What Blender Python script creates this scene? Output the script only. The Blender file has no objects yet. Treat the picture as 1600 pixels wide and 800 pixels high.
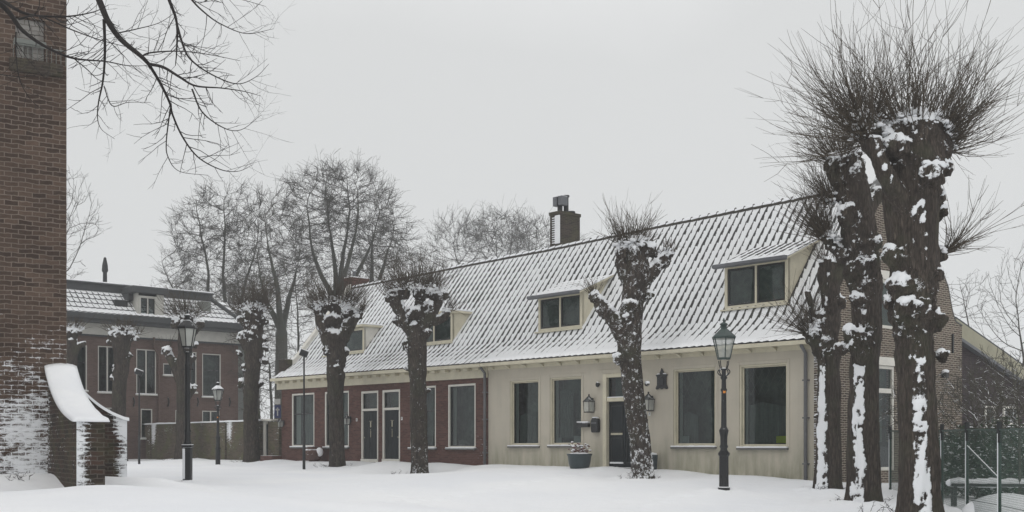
import bpy, bmesh, math, random
import numpy as np
from mathutils import Vector, Matrix, noise as mn

S = bpy.context.scene
C = S.collection
rad = math.radians
F, HY, CX, EYE = 1850.0, 698.0, 800.0, 1.6      # photo measurements: focal length (px of a 1600 px wide frame), horizon row, centre column, eye height

# ------------------------------------------------------------------ camera, sky, sun, exposure
cam = bpy.data.cameras.new('camera'); camo = bpy.data.objects.new('camera', cam); C.objects.link(camo)
camo.location = (0, 0, EYE); camo.rotation_euler = (rad(90), 0, 0)
cam.sensor_width = 36; cam.lens = 36*F/1600; cam.shift_y = (HY-400)/1600
cam.clip_start = 0.1; cam.clip_end = 3000
S.camera = camo
W = bpy.data.worlds.new('World'); S.world = W; W.use_nodes = True
wn, wl = W.node_tree.nodes, W.node_tree.links
bg = wn['Background']
sky = wn.new('ShaderNodeTexSky'); sky.sky_type = 'NISHITA'; sky.sun_disc = False
SUN_EL, SUN_AZ = rad(48), rad(200)
sky.sun_elevation = SUN_EL; sky.sun_rotation = SUN_AZ
hs = wn.new('ShaderNodeHueSaturation'); hs.inputs['Saturation'].default_value = 0.1
wl.new(sky.outputs[0], hs.inputs['Color'])
tc = wn.new('ShaderNodeTexCoord'); sx = wn.new('ShaderNodeSeparateXYZ'); wl.new(tc.outputs['Generated'], sx.inputs[0])
cr = wn.new('ShaderNodeValToRGB'); cn = wn.new('ShaderNodeTexNoise'); cn.inputs['Scale'].default_value = 1.6; cn.inputs['Detail'].default_value = 5; wl.new(tc.outputs['Generated'], cn.inputs['Vector'])
ca = wn.new('ShaderNodeMath'); ca.operation = 'MULTIPLY_ADD'; ca.inputs[1].default_value = .5; wl.new(cn.outputs['Fac'], ca.inputs[0]); wl.new(sx.outputs['Z'], ca.inputs[2])
cb_ = wn.new('ShaderNodeMath'); cb_.operation = 'SUBTRACT'; cb_.inputs[1].default_value = .25; cb_.use_clamp = True; wl.new(ca.outputs[0], cb_.inputs[0]); wl.new(cb_.outputs[0], cr.inputs[0])
e = cr.color_ramp.elements
e[0].position = 0.0; e[0].color = (0.70, 0.713, 0.715, 1)
em_ = e.new(0.38); em_.color = (0.745, 0.756, 0.757, 1)
e = cr.color_ramp.elements
e[-1].position = 1.0; e[-1].color = (1.35, 1.35, 1.36, 1)
m1 = wn.new('ShaderNodeVectorMath'); m1.operation = 'SCALE'; m1.inputs['Scale'].default_value = 9.6
wl.new(cr.outputs[0], m1.inputs[0])
mx = wn.new('ShaderNodeMixRGB'); mx.inputs[0].default_value = 0.94
wl.new(hs.outputs[0], mx.inputs[1]); wl.new(m1.outputs[0], mx.inputs[2])
wl.new(mx.outputs[0], bg.inputs['Color']); bg.inputs['Strength'].default_value = 0.1
sun = bpy.data.lights.new('sun', 'SUN'); sun.energy = 0.5; sun.angle = rad(40); sun.color = (1, .97, .93)
so = bpy.data.objects.new('sun', sun); C.objects.link(so)
so.rotation_euler = Vector((-math.sin(SUN_AZ)*math.cos(SUN_EL), -math.cos(SUN_AZ)*math.cos(SUN_EL), -math.sin(SUN_EL))).to_track_quat('-Z', 'Y').to_euler()
S.view_settings.view_transform = 'Standard'; S.view_settings.look = 'None'
S.view_settings.exposure = 0.0; S.view_settings.gamma = 1.0; S.view_settings.use_curve_mapping = False
S.render.engine = 'CYCLES'
S.cycles.use_denoising = True
S.cycles.max_bounces = 6; S.cycles.transparent_max_bounces = 16; S.cycles.volume_bounces = 1
S.cycles.diffuse_bounces = 3; S.cycles.caustics_reflective = False; S.cycles.caustics_refractive = False

# ------------------------------------------------------------------ measuring helpers
def P(px, py, Z):
    return Vector(((px-CX)/F*Z, Z, (HY-py)/F*Z+EYE))

class Frame:
    """a building's own axes: x along the facade, y into the building"""
    def __init__(self, px, Z, ang, z0):
        self.o = Vector(((px-CX)/F*Z, Z, z0)); self.a = ang
        self.x = Vector((math.cos(ang), math.sin(ang), 0)); self.y = Vector((-math.sin(ang), math.cos(ang), 0))
    def L(self, px, py, r=0.0):
        d = Vector(((px-CX)/F, 1, (HY-py)/F)); c = Vector((0, 0, EYE))
        t = ((self.o-c).dot(self.y)+r)/d.dot(self.y)
        q = c+d*t-self.o
        return (q.dot(self.x), r, q.z)
    def s(self, px, r=0.0): return self.L(px, HY, r)[0]
    def z(self, px, py, r=0.0): return self.L(px, py, r)[2]
    def w(self, s, r, z): return self.o+self.x*s+self.y*r+Vector((0, 0, z))

A_U = math.atan2(-1850, 1650)           # street front direction
def on_front(px):                        # depth of the street front line at a column
    f = Frame(1258, 31.9, A_U, 0)
    q = f.w(f.s(px), 0, 0)
    return q.y

# ------------------------------------------------------------------ materials
def newmat(name):
    m = bpy.data.materials.new(name); m.use_nodes = True
    return m, m.node_tree.nodes, m.node_tree.links, m.node_tree.nodes['Principled BSDF']
def math_node(n, l, op, a, b=None, clamp=False):
    k = n.new('ShaderNodeMath'); k.operation = op; k.use_clamp = clamp
    for i, v in enumerate((a, b)):
        if v is None: continue
        if hasattr(v, 'links'): l.new(v, k.inputs[i])
        else: k.inputs[i].default_value = v
    return k.outputs[0]
def noise_node(n, l, vec, scale, detail=4, rough=.55):
    k = n.new('ShaderNodeTexNoise'); k.inputs['Scale'].default_value = scale
    k.inputs['Detail'].default_value = detail; k.inputs['Roughness'].default_value = rough
    if vec is not None: l.new(vec, k.inputs['Vector'])
    return k.outputs['Fac']
def mapr(n, l, v, a, b, c=0.0, d=1.0):
    k = n.new('ShaderNodeMapRange'); k.clamp = True
    l.new(v, k.inputs[0])
    for i, q in enumerate((a, b, c, d)): k.inputs[i+1].default_value = q
    return k.outputs[0]
def mixc(n, l, f, a, b, mode='MIX'):
    k = n.new('ShaderNodeMixRGB'); k.blend_type = mode
    for i, v in enumerate((f, a, b)):
        if hasattr(v, 'links'): l.new(v, k.inputs[i])
        elif isinstance(v, (int, float)): k.inputs[i].default_value = v
        else: k.inputs[i].default_value = (*v, 1) if len(v) == 3 else v
    return k.outputs[0]
def bump(n, l, b, h, strength=.5, dist=.02):
    k = n.new('ShaderNodeBump'); k.inputs['Strength'].default_value = strength; k.inputs['Distance'].default_value = dist
    l.new(h, k.inputs['Height']); l.new(k.outputs[0], b.inputs['Normal'])
def coord(n, which='Object'):
    return n.new('ShaderNodeTexCoord').outputs[which]
def stretch(n, l, v, sc):
    k = n.new('ShaderNodeMapping'); k.inputs['Scale'].default_value = sc; l.new(v, k.inputs['Vector']); return k.outputs[0]
SNOWC = (0.80, 0.815, 0.835)
WIND = Vector((-0.45, -0.89, 0)).normalized()

def m_plain(name, col, rough=.6, var=.15, scale=6, metal=0, snow_up=None, wind=None, windn=5, bmp=0, spec=.4, var_scale=(1, 1, 1)):
    """painted or bare surface with uneven tone; snow where it faces up and, if asked, on its weather side"""
    m, n, l, b = newmat(name)
    oc = coord(n)
    f = noise_node(n, l, stretch(n, l, oc, var_scale), scale, 5)
    f2 = noise_node(n, l, oc, scale*6, 3)
    g = mapr(n, l, math_node(n, l, 'ADD', math_node(n, l, 'MULTIPLY', f, .7), math_node(n, l, 'MULTIPLY', f2, .3)), .3, .7, 1-var, 1+var)
    k = n.new('ShaderNodeVectorMath'); k.operation = 'SCALE'; k.inputs[0].default_value = col; l.new(g, k.inputs['Scale'])
    c = k.outputs[0]
    if snow_up is not None or wind is not None:
        geo = n.new('ShaderNodeNewGeometry')
        sn = noise_node(n, l, oc, windn, 6, .65)
        msk = None
        if snow_up is not None:
            sp = n.new('ShaderNodeSeparateXYZ'); l.new(geo.outputs['Normal'], sp.inputs[0])
            q = math_node(n, l, 'ADD', sp.outputs[2], math_node(n, l, 'MULTIPLY', math_node(n, l, 'SUBTRACT', sn, .5), .5))
            msk = mapr(n, l, q, snow_up, snow_up+.08)
        if wind is not None:
            dp = n.new('ShaderNodeVectorMath'); dp.operation = 'DOT_PRODUCT'; dp.inputs[1].default_value = WIND
            l.new(geo.outputs['Normal'], dp.inputs[0])
            q = math_node(n, l, 'ADD', dp.outputs['Value'], math_node(n, l, 'MULTIPLY', math_node(n, l, 'SUBTRACT', sn, .5), 1.6))
            w_ = mapr(n, l, q, wind, wind+.08)
            msk = w_ if msk is None else math_node(n, l, 'MAXIMUM', msk, w_)
        c = mixc(n, l, msk, c, SNOWC)
        rr = mixc(n, l, msk, (rough,)*3, (.85,)*3); l.new(rr, b.inputs['Roughness'])
    else: b.inputs['Roughness'].default_value = rough
    l.new(c, b.inputs['Base Color'])
    b.inputs['Metallic'].default_value = metal; b.inputs['Specular IOR Level'].default_value = spec
    if bmp: bump(n, l, b, f2, bmp, .01)
    return m

def m_snow(name, sc=1.0):
    m, n, l, b = newmat(name)
    oc = coord(n)
    a = noise_node(n, l, oc, .25*sc, 3); c = noise_node(n, l, oc, 3*sc, 6, .6); g = noise_node(n, l, oc, 60, 2)
    t = mixc(n, l, mapr(n, l, a, .35, .65), (.77, .785, .81), (.83, .84, .85))
    l.new(t, b.inputs['Base Color']); b.inputs['Roughness'].default_value = .8; b.inputs['Specular IOR Level'].default_value = .25
    h = math_node(n, l, 'ADD', math_node(n, l, 'MULTIPLY', c, 1.0), math_node(n, l, 'MULTIPLY', g, .12))
    bump(n, l, b, h, .5, .05)
    return m

def m_brick(name, c1, c2, mortar, bw, bh, mt=.012, snow=None, green=0, rough=.85, squash=None):
    """brickwork laid in metres; snow = (amount, x0, x1, z0, z1, ...) catches in the courses"""
    m, n, l, b = newmat(name)
    uv = coord(n, 'UV')
    wob = noise_node(n, l, uv, 4.0, 3)
    k = n.new('ShaderNodeVectorMath'); k.operation = 'ADD'; l.new(uv, k.inputs[0])
    cmb = n.new('ShaderNodeCombineXYZ'); l.new(math_node(n, l, 'MULTIPLY', wob, bh*.8), cmb.inputs[1]); l.new(cmb.outputs[0], k.inputs[1])
    bt = n.new('ShaderNodeTexBrick'); l.new(k.outputs[0], bt.inputs['Vector'])
    bt.inputs['Scale'].default_value = 1; bt.inputs['Brick Width'].default_value = bw; bt.inputs['Row Height'].default_value = bh
    bt.inputs['Mortar Size'].default_value = mt; bt.inputs['Mortar Smooth'].default_value = .25; bt.inputs['Bias'].default_value = 0
    bt.inputs['Color1'].default_value = (0, 0, 0, 1); bt.inputs['Color2'].default_value = (1, 1, 1, 1); bt.inputs['Mortar'].default_value = (.5, .5, .5, 1)
    n1 = noise_node(n, l, uv, 9, 5, .7); n2 = noise_node(n, l, uv, .8, 4); n3 = noise_node(n, l, uv, 45, 4, .7)
    t = math_node(n, l, 'ADD', math_node(n, l, 'MULTIPLY', bt.outputs['Color'], .75), math_node(n, l, 'MULTIPLY', math_node(n, l, 'SUBTRACT', n1, .5), .9))
    col = mixc(n, l, mapr(n, l, t, 0, .9), c1, c2)
    col = mixc(n, l, mapr(n, l, n3, .3, .7, 0, .35), col, tuple(v*.45 for v in c1))
    col = mixc(n, l, bt.outputs['Fac'], col, mortar)
    col = mixc(n, l, mapr(n, l, n2, .35, .7, 0, .35), col, tuple(v*.5 for v in c1))
    if green:
        gm = mapr(n, l, noise_node(n, l, uv, 1.3, 5), .45, .65, 0, green)
        col = mixc(n, l, gm, col, (.10, .105, .045))
    hgt = math_node(n, l, 'SUBTRACT', math_node(n, l, 'MULTIPLY', n3, .4), bt.outputs['Fac'])
    if snow:
        at = n.new('ShaderNodeAttribute'); at.attribute_name = 'snow'
        # snow lodges on the brick ledges: high where the mortar is and where noise stretched along the course is high
        ns = noise_node(n, l, stretch(n, l, uv, (3.2, 10, 1)), 1.5, 5, .7)
        nb = noise_node(n, l, stretch(n, l, uv, (1, 2.2, 1)), 1.1, 3)
        q = math_node(n, l, 'ADD', at.outputs['Fac'], math_node(n, l, 'MULTIPLY', math_node(n, l, 'SUBTRACT', ns, .5), 1.5))
        q = math_node(n, l, 'ADD', q, math_node(n, l, 'MULTIPLY', math_node(n, l, 'SUBTRACT', nb, .5), 1.0))
        q = math_node(n, l, 'ADD', q, math_node(n, l, 'MULTIPLY', bt.outputs['Fac'], .17))
        q = math_node(n, l, 'ADD', q, math_node(n, l, 'MULTIPLY', math_node(n, l, 'SUBTRACT', n3, .5), .6))
        msk = mapr(n, l, q, .58, .80)
        col = mixc(n, l, msk, col, SNOWC)
        hgt = math_node(n, l, 'ADD', hgt, math_node(n, l, 'MULTIPLY', msk, 1.5))
    l.new(col, b.inputs['Base Color']); b.inputs['Roughness'].default_value = rough; b.inputs['Specular IOR Level'].default_value = .25
    bump(n, l, b, hgt, .7, .012)
    return m

def m_tiles(name, edge=.30, wobble=1.0, dark=(.045, .042, .042), course=0):
    """pantiles under snow: the rolls' lee sides stay bare, course by course"""
    m, n, l, b = newmat(name)
    uv = coord(n, 'UV'); sp = n.new('ShaderNodeSeparateXYZ'); l.new(uv, sp.inputs[0])
    at = n.new('ShaderNodeAttribute'); at.attribute_name = 'snow'
    fu = math_node(n, l, 'FRACT', sp.outputs[0]); fv = math_node(n, l, 'FRACT', sp.outputs[1])
    lean = math_node(n, l, 'ADD', fu, math_node(n, l, 'MULTIPLY', fv, .12))
    nz = noise_node(n, l, stretch(n, l, uv, (1.0, 1.0, 1)), 1.7, 4, .7)
    nl = noise_node(n, l, stretch(n, l, uv, (.06, .12, 1)), 1.0, 3)
    nf = noise_node(n, l, uv, 9, 3, .7)
    d = math_node(n, l, 'ABSOLUTE', math_node(n, l, 'SUBTRACT', lean, .62))
    wd = math_node(n, l, 'ADD', math_node(n, l, 'MULTIPLY', math_node(n, l, 'SUBTRACT', nz, .5), .24*wobble), edge)
    wd = math_node(n, l, 'ADD', wd, math_node(n, l, 'MULTIPLY', math_node(n, l, 'SUBTRACT', nl, .5), .24))
    wn1 = n.new('ShaderNodeTexWhiteNoise'); wn1.noise_dimensions = '2D'; wn2 = n.new('ShaderNodeTexWhiteNoise'); wn2.noise_dimensions = '1D'
    fl = math_node(n, l, 'FLOOR', sp.outputs[0]); fl2 = math_node(n, l, 'FLOOR', sp.outputs[1]); cm_ = n.new('ShaderNodeCombineXYZ'); l.new(fl, cm_.inputs[0]); l.new(fl2, cm_.inputs[1])
    l.new(cm_.outputs[0], wn1.inputs['Vector']); l.new(fl, wn2.inputs['W'])
    wd = math_node(n, l, 'ADD', wd, math_node(n, l, 'MULTIPLY', math_node(n, l, 'SUBTRACT', wn1.outputs['Value'], .5), .07*wobble))
    wd = math_node(n, l, 'ADD', wd, math_node(n, l, 'MULTIPLY', math_node(n, l, 'SUBTRACT', wn2.outputs['Value'], .5), .06*wobble))
    wd = math_node(n, l, 'SUBTRACT', wd, at.outputs['Fac'])
    wd = math_node(n, l, 'SUBTRACT', wd, math_node(n, l, 'MULTIPLY', fv, .07))
    q = math_node(n, l, 'SUBTRACT', math_node(n, l, 'ADD', wd, math_node(n, l, 'MULTIPLY', math_node(n, l, 'SUBTRACT', nf, .5), .12)), d)
    bare = mapr(n, l, q, -.02, .05)
    if course: bare = math_node(n, l, 'MAXIMUM', bare, mapr(n, l, math_node(n, l, 'ADD', fv, math_node(n, l, 'MULTIPLY', math_node(n, l, 'SUBTRACT', nf, .5), .1)), course, course+.06, 1, 0))
    tc_ = mixc(n, l, nf, dark, tuple(v*2.0 for v in dark))
    tc_ = mixc(n, l, mapr(n, l, nl, .5, .7, 0, .5), tc_, (.05, .055, .035))
    col = mixc(n, l, bare, (.78, .79, .80), tc_)
    l.new(col, b.inputs['Base Color']); b.inputs['Roughness'].default_value = .75; b.inputs['Specular IOR Level'].default_value = .3
    bump(n, l, b, math_node(n, l, 'MULTIPLY', bare, -1.0), .5, .02)
    return m

def m_bark(name, c1=(.020, .016, .014), c2=(.150, .122, .098), green=.5, fine=.8):
    m, n, l, b = newmat(name)
    oc = coord(n)
    st = stretch(n, l, oc, (1, 1, .16))
    n1 = noise_node(n, l, st, 22, 6, .7); n2 = noise_node(n, l, oc, 1.6, 4); n3 = noise_node(n, l, oc, 14, 6, .75); n4 = noise_node(n, l, oc, 45, 3, .6)
    wv = n.new('ShaderNodeTexVoronoi'); wv.feature = 'DISTANCE_TO_EDGE'; wv.inputs['Scale'].default_value = 24; l.new(st, wv.inputs['Vector'])
    fur = mapr(n, l, wv.outputs['Distance'], 0, .25, .35, 1)
    col = mixc(n, l, math_node(n, l, 'MULTIPLY', math_node(n, l, 'MULTIPLY', mapr(n, l, n1, .32, .68), fur), mapr(n, l, noise_node(n, l, st, 3.0, 3), .3, .7, .35, 1)), c1, c2)
    col = mixc(n, l, mapr(n, l, n2, .5, .7, 0, green), col, (.055, .06, .035))
    at = n.new('ShaderNodeAttribute'); at.attribute_name = 'snow'
    q = math_node(n, l, 'ADD', at.outputs['Fac'], math_node(n, l, 'MULTIPLY', math_node(n, l, 'SUBTRACT', n3, .5), 1.6*fine))
    q = math_node(n, l, 'ADD', q, math_node(n, l, 'MULTIPLY', math_node(n, l, 'SUBTRACT', n4, .5), .5*fine))
    msk = mapr(n, l, q, .44, .60)
    col = mixc(n, l, msk, col, SNOWC)
    l.new(col, b.inputs['Base Color']); b.inputs['Roughness'].default_value = .9; b.inputs['Specular IOR Level'].default_value = .2
    h = math_node(n, l, 'ADD', math_node(n, l, 'MULTIPLY', fur, .8), n1)
    h = mixc(n, l, msk, h, (1.5, 1.5, 1.5))
    bump(n, l, b, h, .8, .02)
    return m

def m_glass(name, ior=1.50, dirt=.0):
    m, n, l, b = newmat(name)
    out = n['Material Output']
    tr = n.new('ShaderNodeBsdfTransparent'); tr.inputs[0].default_value = (.62, .68, .66, 1)
    gl = n.new('ShaderNodeBsdfGlossy'); gl.inputs['Roughness'].default_value = .015; gl.inputs['Color'].default_value = (.9, .95, .95, 1)
    fr = n.new('ShaderNodeFresnel'); fr.inputs['IOR'].default_value = ior
    wob = noise_node(n, l, coord(n), 1.6, 2); bp = n.new('ShaderNodeBump'); bp.inputs['Strength'].default_value = .05; bp.inputs['Distance'].default_value = .02
    l.new(wob, bp.inputs['Height']); l.new(bp.outputs[0], gl.inputs['Normal'])
    mx_ = n.new('ShaderNodeMixShader'); l.new(fr.outputs[0], mx_.inputs[0]); l.new(tr.outputs[0], mx_.inputs[1]); l.new(gl.outputs[0], mx_.inputs[2])
    l.new(mx_.outputs[0], out.inputs['Surface'])
    return m

def m_net(name):
    """green chain link: thin wires on a see-through sheet"""
    m, n, l, b = newmat(name)
    uv = coord(n, 'UV'); sp = n.new('ShaderNodeSeparateXYZ'); l.new(uv, sp.inputs[0])
    w = []
    for s_ in (1, -1):
        a = math_node(n, l, 'ADD', math_node(n, l, 'MULTIPLY', sp.outputs[0], 20), math_node(n, l, 'MULTIPLY', sp.outputs[1], 13*s_))
        w.append(mapr(n, l, math_node(n, l, 'ABSOLUTE', math_node(n, l, 'SUBTRACT', math_node(n, l, 'FRACT', a), .5)), .13, .15, 1, 0))
    msk = math_node(n, l, 'MAXIMUM', *w)
    l.new(msk, b.inputs['Alpha']); b.inputs['Base Color'].default_value = (.02, .055, .04, 1); b.inputs['Roughness'].default_value = .5
    return m

M = {}
M['snow'] = m_snow('snow')
M['snow_small'] = m_snow('snow_clump', 4)
M['brick_tower'] = m_brick('tower_brick', (.050, .032, .024), (.145, .097, .070), (.175, .14, .115), .27, .098, .011, snow=True)
M['brick_buttress'] = m_brick('buttress_brick', (.022, .018, .014), (.085, .045, .032), (.10, .085, .07), .24, .085, .010, snow=True, green=.3)
M['brick_red'] = m_brick('house_brick', (.088, .038, .031), (.175, .082, .065), (.115, .08, .066), .215, .062, .008, snow=True)
M['brick_gable'] = m_brick('gable_brick', (.07, .052, .042), (.17, .13, .10), (.36, .32, .26), .22, .065, .012, snow=True)
M['brick_mansion'] = m_brick('mansion_brick', (.105, .068, .055), (.165, .112, .092), (.15, .11, .10), .22, .065, .008)
M['brick_garden'] = m_brick('garden_brick', (.07, .055, .04), (.19, .135, .10), (.13, .12, .09), .22, .07, .012, snow=True, green=.7)
M['brick_dark'] = m_brick('dark_brick', (.035, .026, .030), (.075, .055, .058), (.06, .05, .05), .22, .065, .01)
M['brick_chimney'] = m_brick('chimney_brick', (.03, .024, .02), (.09, .068, .053), (.09, .075, .06), .21, .062, .01, snow=True, green=.4)
M['tiles'] = m_tiles('pantiles_snow', .178, 1.0, (.028, .026, .026))
M['tiles_far'] = m_tiles('flat_tiles_snow', .13, .3, (.05, .052, .055), .16)
M['cream'] = m_plain('cream_paint', (.56, .52, .40), .55, .12, 3, snow_up=.75)
M['white'] = m_plain('white_paint', (.66, .64, .58), .5, .1, 4, snow_up=.75)
M['offwhite'] = m_plain('offwhite_paint', (.46, .45, .41), .55, .12, 3, snow_up=.7)
M['door'] = m_plain('door_paint', (.010, .014, .016), .5, .3, 5, wind=1.38, windn=35, spec=.2)
M['sash'] = m_plain('dark_sash_paint', (.018, .02, .02), .35, .2, 5, snow_up=.7)
M['iron'] = m_plain('black_iron', (.012, .013, .014), .4, .3, 12, snow_up=.45, wind=1.30, windn=7)
M['iron_bare'] = m_plain('black_iron_bare', (.012, .013, .014), .4, .3, 12, snow_up=.7)
M['green_metal'] = m_plain('green_copper', (.03, .05, .045), .45, .3, 9, snow_up=.96)
M['zinc'] = m_plain('zinc', (.13, .135, .145), .5, .2, 5, metal=.2, snow_up=.6)
M['pipe'] = m_plain('grey_downpipe', (.12, .12, .125), .5, .2, 4, snow_up=.6, wind=1.5)
M['sill'] = m_plain('bluestone_sill', (.12, .12, .115), .7, .2, 5, snow_up=.6)
M['planter'] = m_plain('planter_glaze', (.03, .045, .05), .35, .2, 5, snow_up=.8)
M['terracotta'] = m_plain('weathered_pot', (.09, .05, .04), .8, .25, 8, snow_up=.5, wind=1.1)
M['interior'] = m_plain('dark_room', (.095, .12, .105), .9, .85, 1.1)  # strongly uneven tone: pale patches imitate faint reflections in the panes
M['reflection_drape'] = m_plain('dim_reflection_drape', (.13, .155, .145), .9, .35, 2.5, var_scale=(9, 9, .5))  # pale tone imitates reflections in the panes; also used for net curtains
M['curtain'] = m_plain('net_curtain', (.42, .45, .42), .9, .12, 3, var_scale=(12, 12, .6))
M['paper'] = m_plain('yellow_card', (.42, .50, .06), .8, .05)
M['pale'] = m_plain('pale_ceramic', (.30, .34, .33), .6, .1)
M['lead'] = m_plain('lead_came', (.16, .19, .18), .6, .1)
M['brass'] = m_plain('worn_brass', (.45, .42, .32), .4, .2, 8, metal=.5)
M['orange'] = m_plain('orange_sticker', (.7, .25, .03), .6, .1)
M['plate'] = m_plain('enamel_plate', (.7, .7, .68), .4, .05)
M['plate_ink'] = m_plain('plate_ink', (.03, .03, .05), .5, .05)
M['bark'] = m_bark('pollard_bark', fine=1.05)
M['bark_far'] = m_bark('far_bark', (.05, .05, .042), (.10, .10, .085), .7)
M['twig'] = m_plain('shoots', (.056, .042, .027), .7, .35, 2)
M['twig_dark'] = m_plain('dark_twigs', (.022, .019, .018), .7, .2, 3)
M['twig_snowy'] = m_plain('snowy_twigs', (.05, .045, .032), .7, .3, 3, snow_up=.62, windn=9)
M['bark_dark'] = m_plain('dark_bark', (.022, .019, .018), .85, .35, 6)
M['leaf'] = m_plain('evergreen_leaf', (.035, .06, .03), .5, .4, 2, snow_up=.72, windn=3)
M['dry_leaf'] = m_plain('dry_stems', (.12, .06, .05), .8, .3, 8, snow_up=.6)
M['glass'] = m_glass('window_glass')
M['net'] = m_net('green_mesh')
M['fence_green'] = m_plain('fence_green_paint', (.022, .05, .038), .5, .2, 5, snow_up=.8)
M['fence_black'] = m_plain('fence_black_cap', (.01, .012, .012), .5, .2, 5)
M['render_grey'] = m_plain('grey_render', (.17, .18, .165), .85, .15, 1.5)
M['barge'] = m_plain('bargeboard_paint', (.30, .285, .205), .6, .12, 2, snow_up=.8)
M['blue'] = m_plain('sign_blue', (.03, .04, .12), .5, .1)
M['sign_white'] = m_plain('sign_white', (.5, .5, .48), .5, .1)
M['bare_ground'] = m_plain('bare_ground', (.02, .022, .018), .9, .3)
def _lampglass():
    m, n, l, b = newmat('lantern_glass')
    b.inputs['Base Color'].default_value = (.55, .57, .53, 1); b.inputs['Roughness'].default_value = .25
    b.inputs['Alpha'].default_value = .42
    return m
M['lampglass'] = _lampglass()
M['opal'] = m_plain('opal_glass', (.40, .41, .38), .3, .1, 4)
def _plaster():
    m, n, l, b = newmat('cream_plaster')
    uv = coord(n, 'UV'); sp = n.new('ShaderNodeSeparateXYZ'); l.new(uv, sp.inputs[0])
    a = noise_node(n, l, uv, .7, 6, .6); c = noise_node(n, l, stretch(n, l, uv, (1, .18, 1)), 3.5, 5, .6); f = noise_node(n, l, uv, 30, 4)
    col = mixc(n, l, mapr(n, l, a, .3, .7), (.44, .405, .335), (.515, .475, .395))
    col = mixc(n, l, mapr(n, l, c, .45, .75, 0, .3), col, (.34, .325, .28))
    low = mapr(n, l, math_node(n, l, 'ADD', sp.outputs[1], math_node(n, l, 'MULTIPLY', a, 1.0)), .2, 1.5, .9, 0)
    col = mixc(n, l, math_node(n, l, 'MULTIPLY', low, mapr(n, l, c, .3, .6)), col, (.21, .215, .145))
    l.new(col, b.inputs['Base Color']); b.inputs['Roughness'].default_value = .85; b.inputs['Specular IOR Level'].default_value = .2
    bump(n, l, b, math_node(n, l, 'ADD', f, math_node(n, l, 'MULTIPLY', a, 3.0)), .25, .01)
    return m
M['plaster'] = _plaster()

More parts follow.
